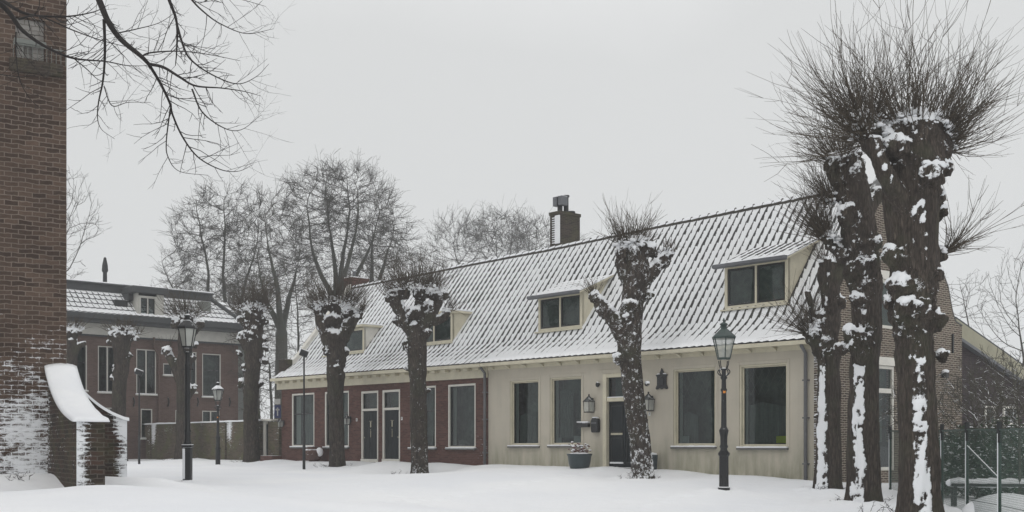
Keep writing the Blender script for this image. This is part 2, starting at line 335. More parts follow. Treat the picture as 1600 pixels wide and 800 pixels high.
# ------------------------------------------------------------------ mesh helpers
class MB:
    """collects shapes, builds ONE mesh object with metre UVs"""
    def __init__(self): self.v = []; self.f = []
    def add(self, vs, fs):
        o = len(self.v); self.v += [tuple(v) for v in vs]; self.f += [tuple(i+o for i in f) for f in fs]; return self
    def box(self, x0, x1, y0, y1, z0, z1):
        x0, x1 = sorted((x0, x1)); y0, y1 = sorted((y0, y1)); z0, z1 = sorted((z0, z1))
        return self.add([(x0,y0,z0),(x1,y0,z0),(x1,y1,z0),(x0,y1,z0),(x0,y0,z1),(x1,y0,z1),(x1,y1,z1),(x0,y1,z1)],
                        [(0,3,2,1),(4,5,6,7),(0,1,5,4),(1,2,6,5),(2,3,7,6),(3,0,4,7)])
    def prism(self, poly, axis, a, b):
        """poly in the two other axes, extruded along axis between a and b"""
        n = len(poly)
        def pt(p, q):
            if axis == 'x': return (q, p[0], p[1])
            if axis == 'y': return (p[0], q, p[1])
            return (p[0], p[1], q)
        vs = [pt(p, a) for p in poly]+[pt(p, b) for p in poly]
        fs = [tuple(range(n)), tuple(range(2*n-1, n-1, -1))]+[(i, i+n, (i+1) % n+n, (i+1) % n) for i in range(n)]
        return self.add(vs, fs)
    def lathe(self, prof, n=16, cx=0, cy=0, rot=0):
        vs = []; fs = []
        for r, z in prof:
            for k in range(n):
                a = 2*math.pi*k/n+rot; vs.append((cx+r*math.cos(a), cy+r*math.sin(a), z))
        m = len(prof)
        for i in range(m-1):
            for k in range(n):
                fs.append((i*n+k, i*n+(k+1) % n, (i+1)*n+(k+1) % n, (i+1)*n+k))
        fs.append(tuple(range(n-1, -1, -1))); fs.append(tuple((m-1)*n+k for k in range(n)))
        return self.add(vs, fs)
    def tube(self, pts, rads, n=6):
        pts = [Vector(p) for p in pts]
        if not hasattr(rads, '__len__'): rads = [rads]*len(pts)
        vs = []; fs = []; ref = None
        for i, p in enumerate(pts):
            d = (pts[min(i+1, len(pts)-1)]-pts[max(i-1, 0)])
            if d.length < 1e-9: d = Vector((0, 0, 1))
            d.normalize()
            if ref is None:
                ref = Vector((1, 0, 0)) if abs(d.x) < .8 else Vector((0, 1, 0))
            a = (ref-d*ref.dot(d)); a.normalize(); b_ = d.cross(a); ref = a
            for k in range(n):
                t = 2*math.pi*k/n
                vs.append(p+a*(rads[i]*math.cos(t))+b_*(rads[i]*math.sin(t)))
        for i in range(len(pts)-1):
            for k in range(n):
                fs.append((i*n+k, i*n+(k+1) % n, (i+1)*n+(k+1) % n, (i+1)*n+k))
        fs.append(tuple(range(n-1, -1, -1))); fs.append(tuple((len(pts)-1)*n+k for k in range(n)))
        return self.add(vs, fs)
    def ball(self, c, r, seg=10, rings=7, sc=(1, 1, 1), jit=0):
        c = Vector(c); vs = [c+Vector((0, 0, -r*sc[2]))]; fs = []
        for i in range(1, rings):
            ph = -math.pi/2+math.pi*i/rings
            for k in range(seg):
                th = 2*math.pi*k/seg
                d = Vector((math.cos(ph)*math.cos(th)*sc[0], math.cos(ph)*math.sin(th)*sc[1], math.sin(ph)*sc[2]))
                q = 1+(mn.noise((c+d*r)*2.5/max(r, .01)*.3)*jit if jit else 0)
                vs.append(c+d*(r*q))
        vs.append(c+Vector((0, 0, r*sc[2])))
        for k in range(seg): fs.append((0, 1+(k+1) % seg, 1+k))
        for i in range(rings-2):
            for k in range(seg):
                a = 1+i*seg
                fs.append((a+k, a+(k+1) % seg, a+seg+(k+1) % seg, a+seg+k))
        t = len(vs)-1; a = 1+(rings-2)*seg
        for k in range(seg): fs.append((a+k, a+(k+1) % seg, t))
        return self.add(vs, fs)
    def build(self, name, mat, parent=None, smooth=False, bevel=0, snowfn=None, recalc=True, uv=True):
        me = bpy.data.meshes.new(name); me.from_pydata(self.v, [], self.f)
        if recalc:
            bm = bmesh.new(); bm.from_mesh(me); bmesh.ops.recalc_face_normals(bm, faces=bm.faces)
            if bevel: bmesh.ops.bevel(bm, geom=[e_ for e_ in bm.edges if e_.calc_face_angle(0) > .6], offset=bevel, segments=1, affect='EDGES')
            bm.to_mesh(me); bm.free()
        if uv: metre_uv(me)
        if snowfn:
            at = me.attributes.new('snow', 'FLOAT', 'POINT')
            at.data.foreach_set('value', [snowfn(v.co, v.normal) for v in me.vertices])
        if smooth: me.shade_smooth()
        o = bpy.data.objects.new(name, me); C.objects.link(o)
        if mat is not None: me.materials.append(M[mat] if isinstance(mat, str) else mat)
        if parent is not None: o.parent = parent
        return o
def metre_uv(me):
    uvl = me.uv_layers.new(name='UVMap')
    nl = len(me.loops); 
    co = np.empty(len(me.vertices)*3); me.vertices.foreach_get('co', co); co = co.reshape(-1, 3)
    vi = np.empty(nl, dtype=np.int32); me.loops.foreach_get('vertex_index', vi)
    pn = np.empty(len(me.polygons)*3); me.polygons.foreach_get('normal', pn); pn = pn.reshape(-1, 3)
    lt = np.empty(len(me.polygons), dtype=np.int32); me.polygons.foreach_get('loop_total', lt)
    nn = np.repeat(pn, lt, axis=0); p = co[vi]
    flat = np.abs(nn[:, 2]) > .75
    t = np.stack([-nn[:, 1], nn[:, 0]], 1); ln = np.linalg.norm(t, axis=1); ln[ln < 1e-6] = 1; t /= ln[:, None]
    u = np.where(flat, p[:, 0], p[:, 0]*t[:, 0]+p[:, 1]*t[:, 1]); v = np.where(flat, p[:, 1], p[:, 2])
    uvl.data.foreach_set('uv', np.stack([u, v], 1).ravel())

def tag(o, label, cat, group=None, kind=None):
    if label: o['label'] = label
    if cat: o['category'] = cat
    if group: o['group'] = group
    if kind: o['kind'] = kind
    return o
def empty(name, loc, rz=0, label=None, cat=None, group=None):
    o = bpy.data.objects.new(name, None); C.objects.link(o); o.location = loc; o.rotation_euler = (0, 0, rz); o.empty_display_size = .2
    return tag(o, label, cat, group)
def copy_tree(o, parent=None):
    c = o.copy(); C.objects.link(c); c.parent = parent
    for ch in list(o.children): copy_tree(ch, c)
    return c
def smooth01(t): t = max(0, min(1, t)); return t*t*(3-2*t)

# ------------------------------------------------------------------ ground: measured heights, snow drifts
FR = Frame(1258, 31.9, A_U, 0)
FRS = lambda px: FR.w(FR.s(px), 0, 0)
gp = []
def g_add(px, py, Z): q = P(px, py, Z); gp.append((q.x, q.y, q.z))
for a in [(293,757,29.6),(1131,768,29.5),(340,731,48),(1005,752,34),(655,746,41),(527,733,46),(393,727,53),(283,720,57),(187,722,58),
          (222,727,49),(475,737,44),(1290,768,29.5),(1350,788,26),(1435,815,22.5),(1500,790,23),(1562,812,20),(1390,765,30),(1600,800,30)]: g_add(*a)
for px, py in ((437,719),(500,721),(560,721),(622,722),(700,724),(770,727),(850,729),(940,731),(1040,731),(1150,742),(1262,750)):
    g_add(px, py, on_front(px)-.35)
for px in (200, 300, 390): g_add(px, 718, on_front(px)-.2)
for a in [(10,741,24.2),(60,736,24.2),(110,746,23),(150,752,21.5),(205,742,24.5),(-300,760,22)]: g_add(*a)
for a in [(100,800,22.5),(400,800,25),(800,800,26),(1100,800,25),(1250,800,24)]: g_add(*a)
for X in (-30, -12, 0, 12, 30):
    gp.append((X, 2, 0.0)); gp.append((X, 12, .15))
for X in (-60, -30, 0, 30, 60):
    for Y in (75, 110, 200): gp.append((X, Y, .95))
for X in (14, 22, 34): gp.append((X, 32, .75)); gp.append((X, 45, .8))
for X in (-34, -24): gp.append((X, 20, .5)); gp.append((X, 40, .8))
GP = np.array(gp)
def ground_base(X, Y):
    X = np.asarray(X, float); Y = np.asarray(Y, float)
    d2 = (X[..., None]-GP[:, 0])**2+(Y[..., None]-GP[:, 1])**2+.8
    w = 1/d2**1.5
    return (w*GP[:, 2]).sum(-1)/w.sum(-1)
def gz(x, y): return float(ground_base(x, y))

FEET = [((px-CX)/F*Z, Z, r) for px, Z, r in ((1436,22.3,.45),(1350,26,.42),(1294,29.5,.38),(1004,34,.38),(655,41,.36),(527,46,.33),(393,53,.42),(284,57,.4),(187,58,.4),(1131,29.15,.12),(293,29.6,.12),(340.5,49.3,.12))]
def snow_mounds(x, y):
    h = 0.035*mn.noise(Vector((x*.16, y*.16, 3)))+.022*mn.noise(Vector((x*.55, y*.38, 1)))+.010*mn.noise(Vector((x*2.1, y*1.6, 5)))+.006*mn.noise(Vector((x*5.1, y*4.6, 5)))
    for fx, fy, fr in FEET:
        d = math.hypot(x-fx, (y-fy)*.8)
        if d < fr+1.4: h += (.07+.06*mn.noise(Vector((x*2.2, y*2.2, 4))))*math.exp(-((d-fr-.18)/.30)**2)-.03*math.exp(-((d-fr)/.07)**2)
    v = Vector((x, y, 0))-FR.o; s_, r_ = v.dot(FR.x), v.dot(FR.y)
    if -45 < s_ < 1.5 and -2.2 < r_ < .3:                 # drifts along the foot of the fronts
        k = math.exp(-((r_+.55)/.6)**2)
        h += k*(.04+.07*mn.noise(Vector((s_*.55, r_*.4, 9))))
    return h
def grid_lines():
    xs = sorted(set(list(np.arange(-13, 13.01, .14))+list(np.arange(-40, -13, .8))+list(np.arange(13.2, 40, .8))+[-2000, -900, -400, -200, -120, -80, -60, -50, 50, 60, 80, 120, 200, 400, 900, 2000]))
    ys = sorted(set(list(np.arange(17, 50, .14))+list(np.arange(50, 70, .4))+list(np.arange(-6, 17, 1.0))+[-2000, -500, -200, -100, -50, -30, -20, -12, 75, 80, 90, 110, 150, 250, 400, 900, 2000]))
    return xs, ys
xs, ys = grid_lines()
XX, YY = np.meshgrid(xs, ys)
ZZ = np.empty_like(XX)
for j in range(len(ys)): ZZ[j] = ground_base(XX[j], YY[j])
foot = []
def trail(px0, py0, Z0, px1, py1, Z1, n, seed, off=.13):
    r_ = random.Random(seed); a = P(px0, py0, Z0); b_ = P(px1, py1, Z1); d = (b_-a); d.z = 0; d.normalize(); nrm = Vector((-d.y, d.x, 0))
    for i in range(n):
        q = a.lerp(b_, i/(n-1))+nrm*(off if i % 2 else -off)+Vector((r_.uniform(-.08, .08), r_.uniform(-.08, .08), 0))
        foot.append((q.x, q.y))
trail(262, 798, 24.5, 300, 765, 28.5, 9, 1); trail(300, 762, 29.5, 330, 735, 44, 20, 2); trail(330, 785, 26, 470, 745, 40, 24, 3)
trail(1385, 795, 24, 1240, 772, 29, 9, 6); trail(470, 745, 40, 600, 725, 46, 14, 7); trail(600, 790, 26, 960, 740, 37, 26, 8); trail(430, 798, 25, 520, 760, 31, 12, 10); trail(1000, 790, 26, 1120, 765, 29.6, 9, 11); trail(700, 795, 25, 560, 765, 31, 12, 12)
nx = len(xs)
verts = []
for j in range(len(ys)):
    for i in range(nx):
        x, y = XX[j, i], YY[j, i]; z = ZZ[j, i]
        if abs(x) < 45 and -10 < y < 75: z += snow_mounds(x, y)
        verts.append([x, y, z])
xa, ya = np.array(xs), np.array(ys)
for fx, fy in foot:
    i0, i1 = np.searchsorted(xa, [fx-.35, fx+.35]); j0, j1 = np.searchsorted(ya, [fy-.35, fy+.35])
    for j in range(j0, j1):
        for i in range(i0, i1):
            d = math.hypot(xs[i]-fx, ys[j]-fy)
            verts[j*nx+i][2] += -.07*math.exp(-(d/.11)**2)+.02*math.exp(-((d-.24)/.09)**2)
faces = [(j*nx+i, j*nx+i+1, (j+1)*nx+i+1, (j+1)*nx+i) for j in range(len(ys)-1) for i in range(nx-1)]
g = MB(); g.v = [tuple(v) for v in verts]; g.f = faces
tag(g.build('ground', 'snow', None, smooth=True), None, None, kind='structure')

# ------------------------------------------------------------------ windows, doors, walls
def wall_cells(mb, s0, s1, z0, z1, openings, y=0.0, depth=.22):
    """front face cut round its openings, with reveals"""
    ss = sorted({s0, s1, *[v for o in openings for v in o[:2]]}); zs = sorted({z0, z1, *[v for o in openings for v in o[2:4]]})
    for a, b_ in zip(ss, ss[1:]):
        for c, d in zip(zs, zs[1:]):
            ms, mz = (a+b_)/2, (c+d)/2
            if any(o[0] < ms < o[1] and o[2] < mz < o[3] for o in openings): continue
            # subdivide for the snow attribute
            na, nc = max(1, int((b_-a)/.5)), max(1, int((d-c)/.4))
            for i in range(na):
                for k in range(nc):
                    p0, p1 = a+(b_-a)*i/na, a+(b_-a)*(i+1)/na; q0, q1 = c+(d-c)*k/nc, c+(d-c)*(k+1)/nc
                    mb.add([(p0, y, q0), (p1, y, q0), (p1, y, q1), (p0, y, q1)], [(0, 1, 2, 3)])
    for a, b_, c, d in [o[:4] for o in openings]:
        yd = y+depth
        mb.add([(a,y,c),(a,yd,c),(a,yd,d),(a,y,d)], [(3,2,1,0)]); mb.add([(b_,y,c),(b_,yd,c),(b_,yd,d),(b_,y,d)], [(0,1,2,3)])
        mb.add([(a,y,d),(b_,y,d),(b_,yd,d),(a,yd,d)], [(0,1,2,3)][::-1]); mb.add([(a,y,c),(b_,y,c),(b_,yd,c),(a,yd,c)], [(3,2,1,0)])

def frame_ring(mb, s0, s1, z0, z1, w, y0, y1):
    mb.box(s0, s0+w, y0, y1, z0, z1); mb.box(s1-w, s1, y0, y1, z0, z1)
    mb.box(s0+w, s1-w, y0, y1, z1-w, z1); mb.box(s0+w, s1-w, y0, y1, z0, z0+w)

def window(parent, s0, s1, z0, z1, y=0, fw=.07, frame='white', sash='sash', sw=.045, curtains_reflections=None, mullion=None, rail=None, sill=True,
           lattice=False, items=(), recess=.06, room=.5, sillmat='sill', label=None):
    mb = MB(); frame_ring(mb, s0, s1, z0, z1, fw, y-.012+recess*.3, y+recess+.08)
    if mullion:
        for m_ in mullion: c = s0+(s1-s0)*m_; mb.box(c-.035, c+.035, y+recess*.4, y+recess+.078, z0+fw, z1-fw)
    w = mb.build('window', frame, parent, bevel=.006)
    if label: w['label'] = label
    a, b_, c, d = s0+fw, s1-fw, z0+fw, z1-fw
    sm = MB(); divs = [a]+([s0+(s1-s0)*m_ for m_ in (mullion or [])])+[b_]
    for i in range(len(divs)-1):
        l0 = divs[i]+(.036 if i else .002); l1 = divs[i+1]-(.036 if i < len(divs)-2 else .002)
        frame_ring(sm, l0, l1, c+.002, d-.002, sw, y+recess, y+recess+.05)
        if rail: sm.box(l0+sw, l1-sw, y+recess+.002, y+recess+.048, c+(d-c)*rail-.02, c+(d-c)*rail+.02)
    sm.build('sash', sash, w, bevel=.004)
    yg = y+recess+.025
    g_ = MB(); g_.add([(a, yg, c), (b_, yg, c), (b_, yg, d), (a, yg, d)], [(0, 1, 2, 3)]); g_.build('pane', 'glass', w, recalc=False)
    r_ = MB(); yb = y+recess+room
    r_.add([(a-.02,yb,c-.02),(b_+.02,yb,c-.02),(b_+.02,yb,d+.02),(a-.02,yb,d+.02),(a-.02,yg+.04,c-.02),(b_+.02,yg+.04,c-.02),(b_+.02,yg+.04,d+.02),(a-.02,yg+.04,d+.02)],
           [(0,3,2,1),(0,1,5,4),(1,2,6,5),(2,3,7,6),(3,0,4,7)]); r_.build('room', 'interior', w, recalc=False)
    if curtains_reflections:
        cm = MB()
        for (f0, f1, t0, t1) in curtains_reflections:
            if f1-f0 > .3:  # wide panels: net curtains, and pale shapes added in place of window reflections
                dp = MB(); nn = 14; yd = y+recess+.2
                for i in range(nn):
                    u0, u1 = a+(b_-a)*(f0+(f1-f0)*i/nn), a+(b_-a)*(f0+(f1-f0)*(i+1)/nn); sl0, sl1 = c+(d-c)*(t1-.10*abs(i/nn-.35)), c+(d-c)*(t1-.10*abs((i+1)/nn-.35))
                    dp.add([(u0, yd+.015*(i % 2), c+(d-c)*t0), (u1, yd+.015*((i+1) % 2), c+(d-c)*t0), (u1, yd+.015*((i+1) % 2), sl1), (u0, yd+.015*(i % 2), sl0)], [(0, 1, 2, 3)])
                dp.build('reflection_drape', 'reflection_drape', w, recalc=False); continue
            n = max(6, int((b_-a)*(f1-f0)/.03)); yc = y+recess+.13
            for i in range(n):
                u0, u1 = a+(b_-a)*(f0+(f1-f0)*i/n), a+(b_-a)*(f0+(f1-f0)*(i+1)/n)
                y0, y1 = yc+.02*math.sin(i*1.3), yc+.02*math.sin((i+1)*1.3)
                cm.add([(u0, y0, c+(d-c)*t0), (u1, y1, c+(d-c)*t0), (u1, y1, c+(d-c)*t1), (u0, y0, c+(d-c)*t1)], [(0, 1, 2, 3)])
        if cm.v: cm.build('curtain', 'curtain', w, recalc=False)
    if lattice:
        lm = MB(); W_, H_ = b_-a, (d-c)*.36; z_lo = d-H_; n = 6
        st_ = W_/n; y_ = yg+.012
        k = -8
        while k < n+8:
            for sg in (1, -1):
                p = []
                x0_ = a+k*st_
                slope = 1.7*sg
                # clip the line z = z_lo + slope*(x-x0) to the panel
                pts = []
                for x_ in (a, b_):
                    z_ = z_lo+slope*(x_-x0_)
                    if z_lo <= z_ <= d: pts.append((x_, z_))
                for z_ in (z_lo, d):
                    x_ = x0_+(z_-z_lo)/slope
                    if a <= x_ <= b_: pts.append((x_, z_))
                if len(pts) >= 2:
                    pts.sort(); p0, p1 = pts[0], pts[-1]
                    if abs(p0[0]-p1[0]) > .02: lm.tube([(p0[0], y_, p0[1]), (p1[0], y_, p1[1])], .006, 4)
            k += 1
        lm.build('leaded_lattice', 'lead', w)
    for (u0, u1, v0, v1, mt, nm) in items:
        im = MB().box(a+(b_-a)*u0, a+(b_-a)*u1, yg+.03, yg+.06, c+(d-c)*v0, c+(d-c)*v1); im.build(nm, mt, w, bevel=.01)
    if sill:
        s_ = MB().box(s0-.05, s1+.05, y-.10, y+.02, z0-.07, z0-.003); so_ = s_.build('sill', sillmat, w, bevel=.008)
        sc = MB(); n = 14; rr = random.Random(int(s0*100))
        top = []; 
        for i in range(n):
            x0, x1 = s0-.04+(s1-s0+.08)*i/n, s0-.04+(s1-s0+.08)*(i+1)/n
            sc.box(x0, x1+.001*(i < n-1), y-.095, y+.012, z0-.004-(.035 if rr.random() < .45 else 0), z0+.018+rr.random()*.014)
        sc.build('sill_snow', 'snow_small', w, smooth=False)
    return w

def number_plate(parent, s, z, y, txt, side=.10):
    p = MB().box(s-side/2, s+side/2, y-.012, y-.002, z-side*.6, z+side*.6).build('house_number', 'plate', parent, bevel=.003)
    cu = bpy.data.curves.new('digits', 'FONT'); cu.body = txt; cu.size = side*1.1; cu.align_x = 'CENTER'; cu.align_y = 'CENTER'; cu.extrude = .002
    t0 = bpy.data.objects.new('digits_tmp', cu); C.objects.link(t0); dg = bpy.context.evaluated_depsgraph_get(); dg.update()
    me = bpy.data.meshes.new_from_object(t0.evaluated_get(dg)); bpy.data.objects.remove(t0)
    t = bpy.data.objects.new('digits', me); C.objects.link(t); t.location = (s, y-.016, z); t.rotation_euler = (rad(90), 0, 0); t.parent = p
    me.materials.clear(); me.materials.append(M['plate_ink'])

# ------------------------------------------------------------------ the street front: two joined houses
ZB = .95                                             # door sill height
BH = Frame(440, on_front(440), A_U, ZB)              # brick house origin: its left front corner
s_mid = BH.s(763); s_end = BH.s(1287); RD = 3.7; OV = -.30
ez0, ez1 = BH.z(440, 590, OV), BH.z(1258, 530, OV); es0, es1 = BH.s(440, OV), BH.s(1258, OV)
def ze(s): return ez0+(ez1-ez0)*(s-es0)/(es1-es0)
rp = [(545, 451), (760, 409), (859, 390.5), (1022, 355.6), (1260, 308.7)]
rs = [BH.s(px, RD) for px, _ in rp]; rz = [BH.z(px, py, RD) for px, py in rp]
kk = (rz[-1]-rz[0])/(rs[-1]-rs[0])
def zr(s):
    if s < rs[0]: return rz[0]+kk*(s-rs[0])
    if s > rs[-1]: return rz[-1]+kk*(s-rs[-1])
    return float(np.interp(s, rs, rz))
KICK = .75
def zroof(s, r):
    if r < 0: pass
    zk = ze(s)+(KICK-OV)*.70
    if r <= KICK: return ze(s)+(r-OV)*.70
    if r <= RD: return zk+(zr(s)-zk)*(r-KICK)/(RD-KICK)
    return zr(s)-(zr(s)-ze(s))*(r-RD)/(RD-OV)
def roof_hit(px, py):
    """where a ray meets the front slope: (s, r, z)"""
    lo, hi = OV, RD
    for _ in range(40):
        m_ = (lo+hi)/2; s_, _r, z_ = BH.L(px, py, m_)
        if z_ > zroof(s_, m_): lo = m_
        else: hi = m_
    return BH.L(px, py, (lo+hi)/2)
TW, TH = .285, .33
def tile_roof(name, parent, off, s0, s1, mat='tiles', r0=OV, r1=RD, zf=zroof, heavy=0.0, thick=.05):
    """pantile surface between s0 and s1, from eaves to ridge, each course stepping"""
    # slope length table
    R = np.linspace(r0, r1, 60); zz = [zf((s0+s1)/2, r) for r in R]; T = [0]
    for i in range(1, 60): T.append(T[-1]+math.hypot(R[i]-R[i-1], zz[i]-zz[i-1]))
    nt = max(1, int(T[-1]/TH)); th = T[-1]/nt; ns = max(1, round((s1-s0)/TW)); tw = (s1-s0)/ns; sub = 6
    mb = MB(); sn = []; uvs = []
    def rowpts(t, lift, v):
        r = float(np.interp(t, T, R)); k = []
        for i in range(ns*sub+1):
            u = i/sub; s_ = s0+u*tw; fu = u % 1
            wv = .030*max(0, math.cos((fu-.45)*2*math.pi))**1.0-.012*math.cos((fu)*2*math.pi+2.6)
            z_ = zf(s_, r); k.append((s_-off, r, z_+lift+wv))
            edge_ = 1-smooth01((t)/.9)
            sn.append(heavy*(.6*edge_+.25*(1-smooth01((t-.6)/2.0)))+.10*edge_+ .06*(1-smooth01((T[-1]-t)/.5)))
            uvs.append((s_/TW, v))
        return k
    rows = []
    for c in range(nt):
        rows.append(rowpts(c*th, .022, c+.001)); rows.append(rowpts((c+1)*th, .0, c+.999))
    W_ = ns*sub+1
    for k in rows: mb.v += k
    for j in range(len(rows)-1):
        for i in range(W_-1): mb.f.append((j*W_+i, j*W_+i+1, (j+1)*W_+i+1, (j+1)*W_+i))
    me = bpy.data.meshes.new(name); me.from_pydata(mb.v, [], mb.f)
    at = me.attributes.new('snow', 'FLOAT', 'POINT'); at.data.foreach_set('value', sn)
    uvl = me.uv_layers.new(name='UVMap'); vi = np.empty(len(me.loops), dtype=np.int32); me.loops.foreach_get('vertex_index', vi)
    ua = np.array(uvs); uvl.data.foreach_set('uv', ua[vi].ravel())
    me.shade_smooth(); me.materials.append(M[mat])
    o = bpy.data.objects.new(name, me); C.objects.link(o); o.parent = parent
    return o

def ridge_and_back(parent, roof, off, s0, s1):
    rm = MB(); n = max(2, int((s1-s0)/.36)); rr = random.Random(7)
    for i in range(n):
        a, b_ = s0+(s1-s0)*i/n, s0+(s1-s0)*(i+1)/n
        rm.tube([(a-off, RD, zr(a)+.0+rr.uniform(-.012, .012)), (b_-off-.01, RD, zr(b_)+.015+rr.uniform(-.012, .012))], [.095, .11], 8)
    rm.build('ridge_tiles', M['ridge'], roof)
    bm_ = MB(); n = 30
    for i in range(n):
        a, b_ = s0+(s1-s0)*i/n, s0+(s1-s0)*(i+1)/n
        bm_.add([(a-off, RD, zr(a)), (b_-off, RD, zr(b_)), (b_-off, 2*RD-OV, ze(b_)), (a-off, 2*RD-OV, ze(a))], [(0, 1, 2, 3)])
    bm_.build('rear_slope', M['snow_small'], roof, recalc=False)
M['ridge'] = m_plain('ridge_tile', (.06, .054, .045), .8, .3, 6, snow_up=.22, windn=5)

def dormer(parent, off, px0, px1, pyb0, pyb1, pyt0, pyt1, kind, lab, right=True):
    s0_, rf0, z0a = roof_hit(px0, pyb0); s1_, rf1, z0b = roof_hit(px1, pyb1)
    rf = (rf0+rf1)/2; s0_, s1_ = BH.s(px0, rf), BH.s(px1, rf)
    z0 = (BH.z(px0, pyb0, rf)+BH.z(px1, pyb1, rf))/2; z1 = (BH.z(px0, pyt0, rf)+BH.z(px1, pyt1, rf))/2
    sl = .42 if kind == 'shed' else .03
    r = rf
    sm_ = (s0_+s1_)/2
    while r < RD and z1+sl*(r-rf) > zroof(sm_, r): r += .02
    re = r; zt = z1+sl*(re-rf)
    a, b_ = s0_-off, s1_-off
    # cheeks
    cm = []; fw = .13
    zb = zroof(sm_, rf)-.15
    for x0, x1 in ((a, a+.06), (b_-.06, b_)):
        cm.append(MB().prism([(rf+.02, zb), (rf+.02, z1), (re+.15, z1+sl*(re+.15-rf)), (re+.15, zt-.3)], 'x', x0, x1))
    dmat = 'white' if lab.startswith('white') else 'cream'
    d = MB().box(a+.062, b_-.062, rf+.12, rf+.2, zb, z1-.01).build('dormer', dmat, parent); d['label'] = lab
    for q_ in cm: q_.build('dormer_cheek', dmat, d)
    window(d, a, b_, z0, z1-.02, y=rf, fw=.10, frame='cream', sash='sash', sw=.055, mullion=[.5], sill=False, recess=.03, room=.045,
           curtains_reflections=None)
    MB().box(a-.06, b_+.06, rf-.14, rf-.02, z0-.05, z0-.005).build('dormer_sill', 'cream', d, bevel=.008)
    if kind == 'shed':
        def zf(s_, r_): return z1+sl*(r_-rf)
        t = tile_roof('dormer_roof', d, off, s0_-.16, s1_+.16, r0=rf-.28, r1=re+.05, zf=lambda s_, r_: z1+.06+sl*(r_-rf), heavy=.16)
        MB().prism([(rf-.28, z1+sl*-.28+.01), (re, zt+.01), (re, zt+.07), (rf-.28, z1+sl*-.28+.055)], 'x', a-.16, b_+.16).build('roof_boarding', 'cream', d)
        gm = MB(); gm.prism([(rf-.40, z1-.10), (rf-.26, z1-.13), (rf-.26, z1-.0), (rf-.40, z1-.0)], 'x', a-.17, b_+.17); gm.build('gutter', 'zinc', d, bevel=.01)
    else:
        MB().box(a-.12, b_+.10, rf-.16, re+.1, z1, z1+.09).build('dormer_roof', 'cream', d, bevel=.02)
        sn_ = MB(); sn_.box(a-.11, b_+.09, rf-.15, re+.12, z1+.088, z1+.15); sn_.build('roof_snow', 'snow_small', d, bevel=.03)
    return d

def cornice(parent, off, s0, s1, kind):
    mb = MB(); n = 12
    for i in range(n):
        a, b_ = s0+(s1-s0)*i/n, s0+(s1-s0)*(i+1)/n
        za, zb = ze(a), ze(b_)
        def bx(y0, y1, d0, d1):
            mb.add([(a-off,y0,za+d0),(b_-off,y0,zb+d0),(b_-off,y1,zb+d0),(a-off,y1,za+d0),(a-off,y0,za+d1),(b_-off,y0,zb+d1),(b_-off,y1,zb+d1),(a-off,y1,za+d1)],
                   [(0,3,2,1),(4,5,6,7),(0,1,5,4),(1,2,6,5),(2,3,7,6),(3,0,4,7)])
        if kind == 'deep':
            bx(-.40, -.005, -.14, -.02); bx(-.06, -.006, -.50, -.14)
        else:
            bx(-.38, -.005, -.13, -.02); bx(-.035, -.006, -.25, -.13)
    c_ = mb.build('cornice', 'cream', parent)
    if kind == 'deep': c_['label'] = 'deep off-white cornice board with small brackets'
    dm = MB(); st_ = .62 if kind == 'deep' else .85; k = s0+.3
    while k < s1-.2:
        z_ = ze(k); 
        dm = MB()
        if kind == 'deep': dm.box(k-off-.12, k-off+.12, -.26, -.062, z_-.24, z_-.142)
        else: dm.prism([(-.25, z_-.14), (-.036, z_-.14), (-.036, z_-.25)], 'x', k-off-.04, k-off+.04)
        dm.build('bracket', 'cream', c_, bevel=.008)
        k += st_
    return c_

def downpipe(parent, s, z0, z1, y=-.10):
    p = MB(); p.tube([(s, -.30, z1), (s, -.28, z1-.12), (s, y, z1-.30), (s, y, (z0+z1)/2), (s, y, z0)], .05, 10)
    o = p.build('downpipe', 'pipe', parent, smooth=True)
    for t in (.12, .45, .72): MB().box(s-.065, s+.065, y-.065, 0, z0+(z1-z0)*t, z0+(z1-z0)*t+.04).build('pipe_clamp', 'pipe', o)

def lantern_wall(parent_frame, s, z, y, h, lab, style=0, off=0):
    """wall lantern as its own thing"""
    q = parent_frame.w(s, y, z)
    t = empty('wall_lantern', q, parent_frame.a, lab, 'lantern')
    w = h*.42
    b_ = MB(); b_.box(-.04, .04, -.03, 0, -h*.25, h*.3); b_.tube([(0, -.02, h*.2), (0, -.12, h*.3), (0, -.16, h*.1)], .012, 6); b_.build('bracket', 'iron_bare', t)
    c = MB()
    for sx_, sy_ in ((1,1),(1,-1),(-1,1),(-1,-1)):
        c.tube([(sx_*w/2*.85, -.17+sy_*w/2*.85, -h*.42), (sx_*w/2, -.17+sy_*w/2, h*.12)], .012, 4)
        c.tube([(sx_*w/2, -.17+sy_*w/2, h*.12), (0, -.17, h*.42)], .012, 4)
    c.box(-w*.45, w*.45, -.17-w*.45, -.17+w*.45, -h*.46, -h*.41); c.box(-w*.52, w*.52, -.17-w*.52, -.17+w*.52, h*.10, h*.13)
    c.ball((0, -.17, h*.45), .03, 8, 6)
    c.build('lantern_cage', 'iron_bare', t)
    g_ = MB(); g_.prism([(-w*.42, -h*.40), (w*.42, -h*.40), (w*.47, h*.10), (-w*.47, h*.10)], 'y', -.17-w*.42, -.17+w*.42); g_.build('lantern_glass', 'lampglass', t)
    tp = MB(); tp.add([(-w*.5,-.17-w*.5,h*.135),(w*.5,-.17-w*.5,h*.135),(w*.5,-.17+w*.5,h*.135),(-w*.5,-.17+w*.5,h*.135),(0,-.17,h*.42)], [(0,1,4),(1,2,4),(2,3,4),(3,0,4),(3,2,1,0)])
    tp.build('lantern_roof', M['lampsnow'], t)
    return t
M['lampsnow'] = m_plain('snowy_lantern_roof', (.03, .035, .035), .5, .3, 6, snow_up=.62, wind=.9, windn=6)

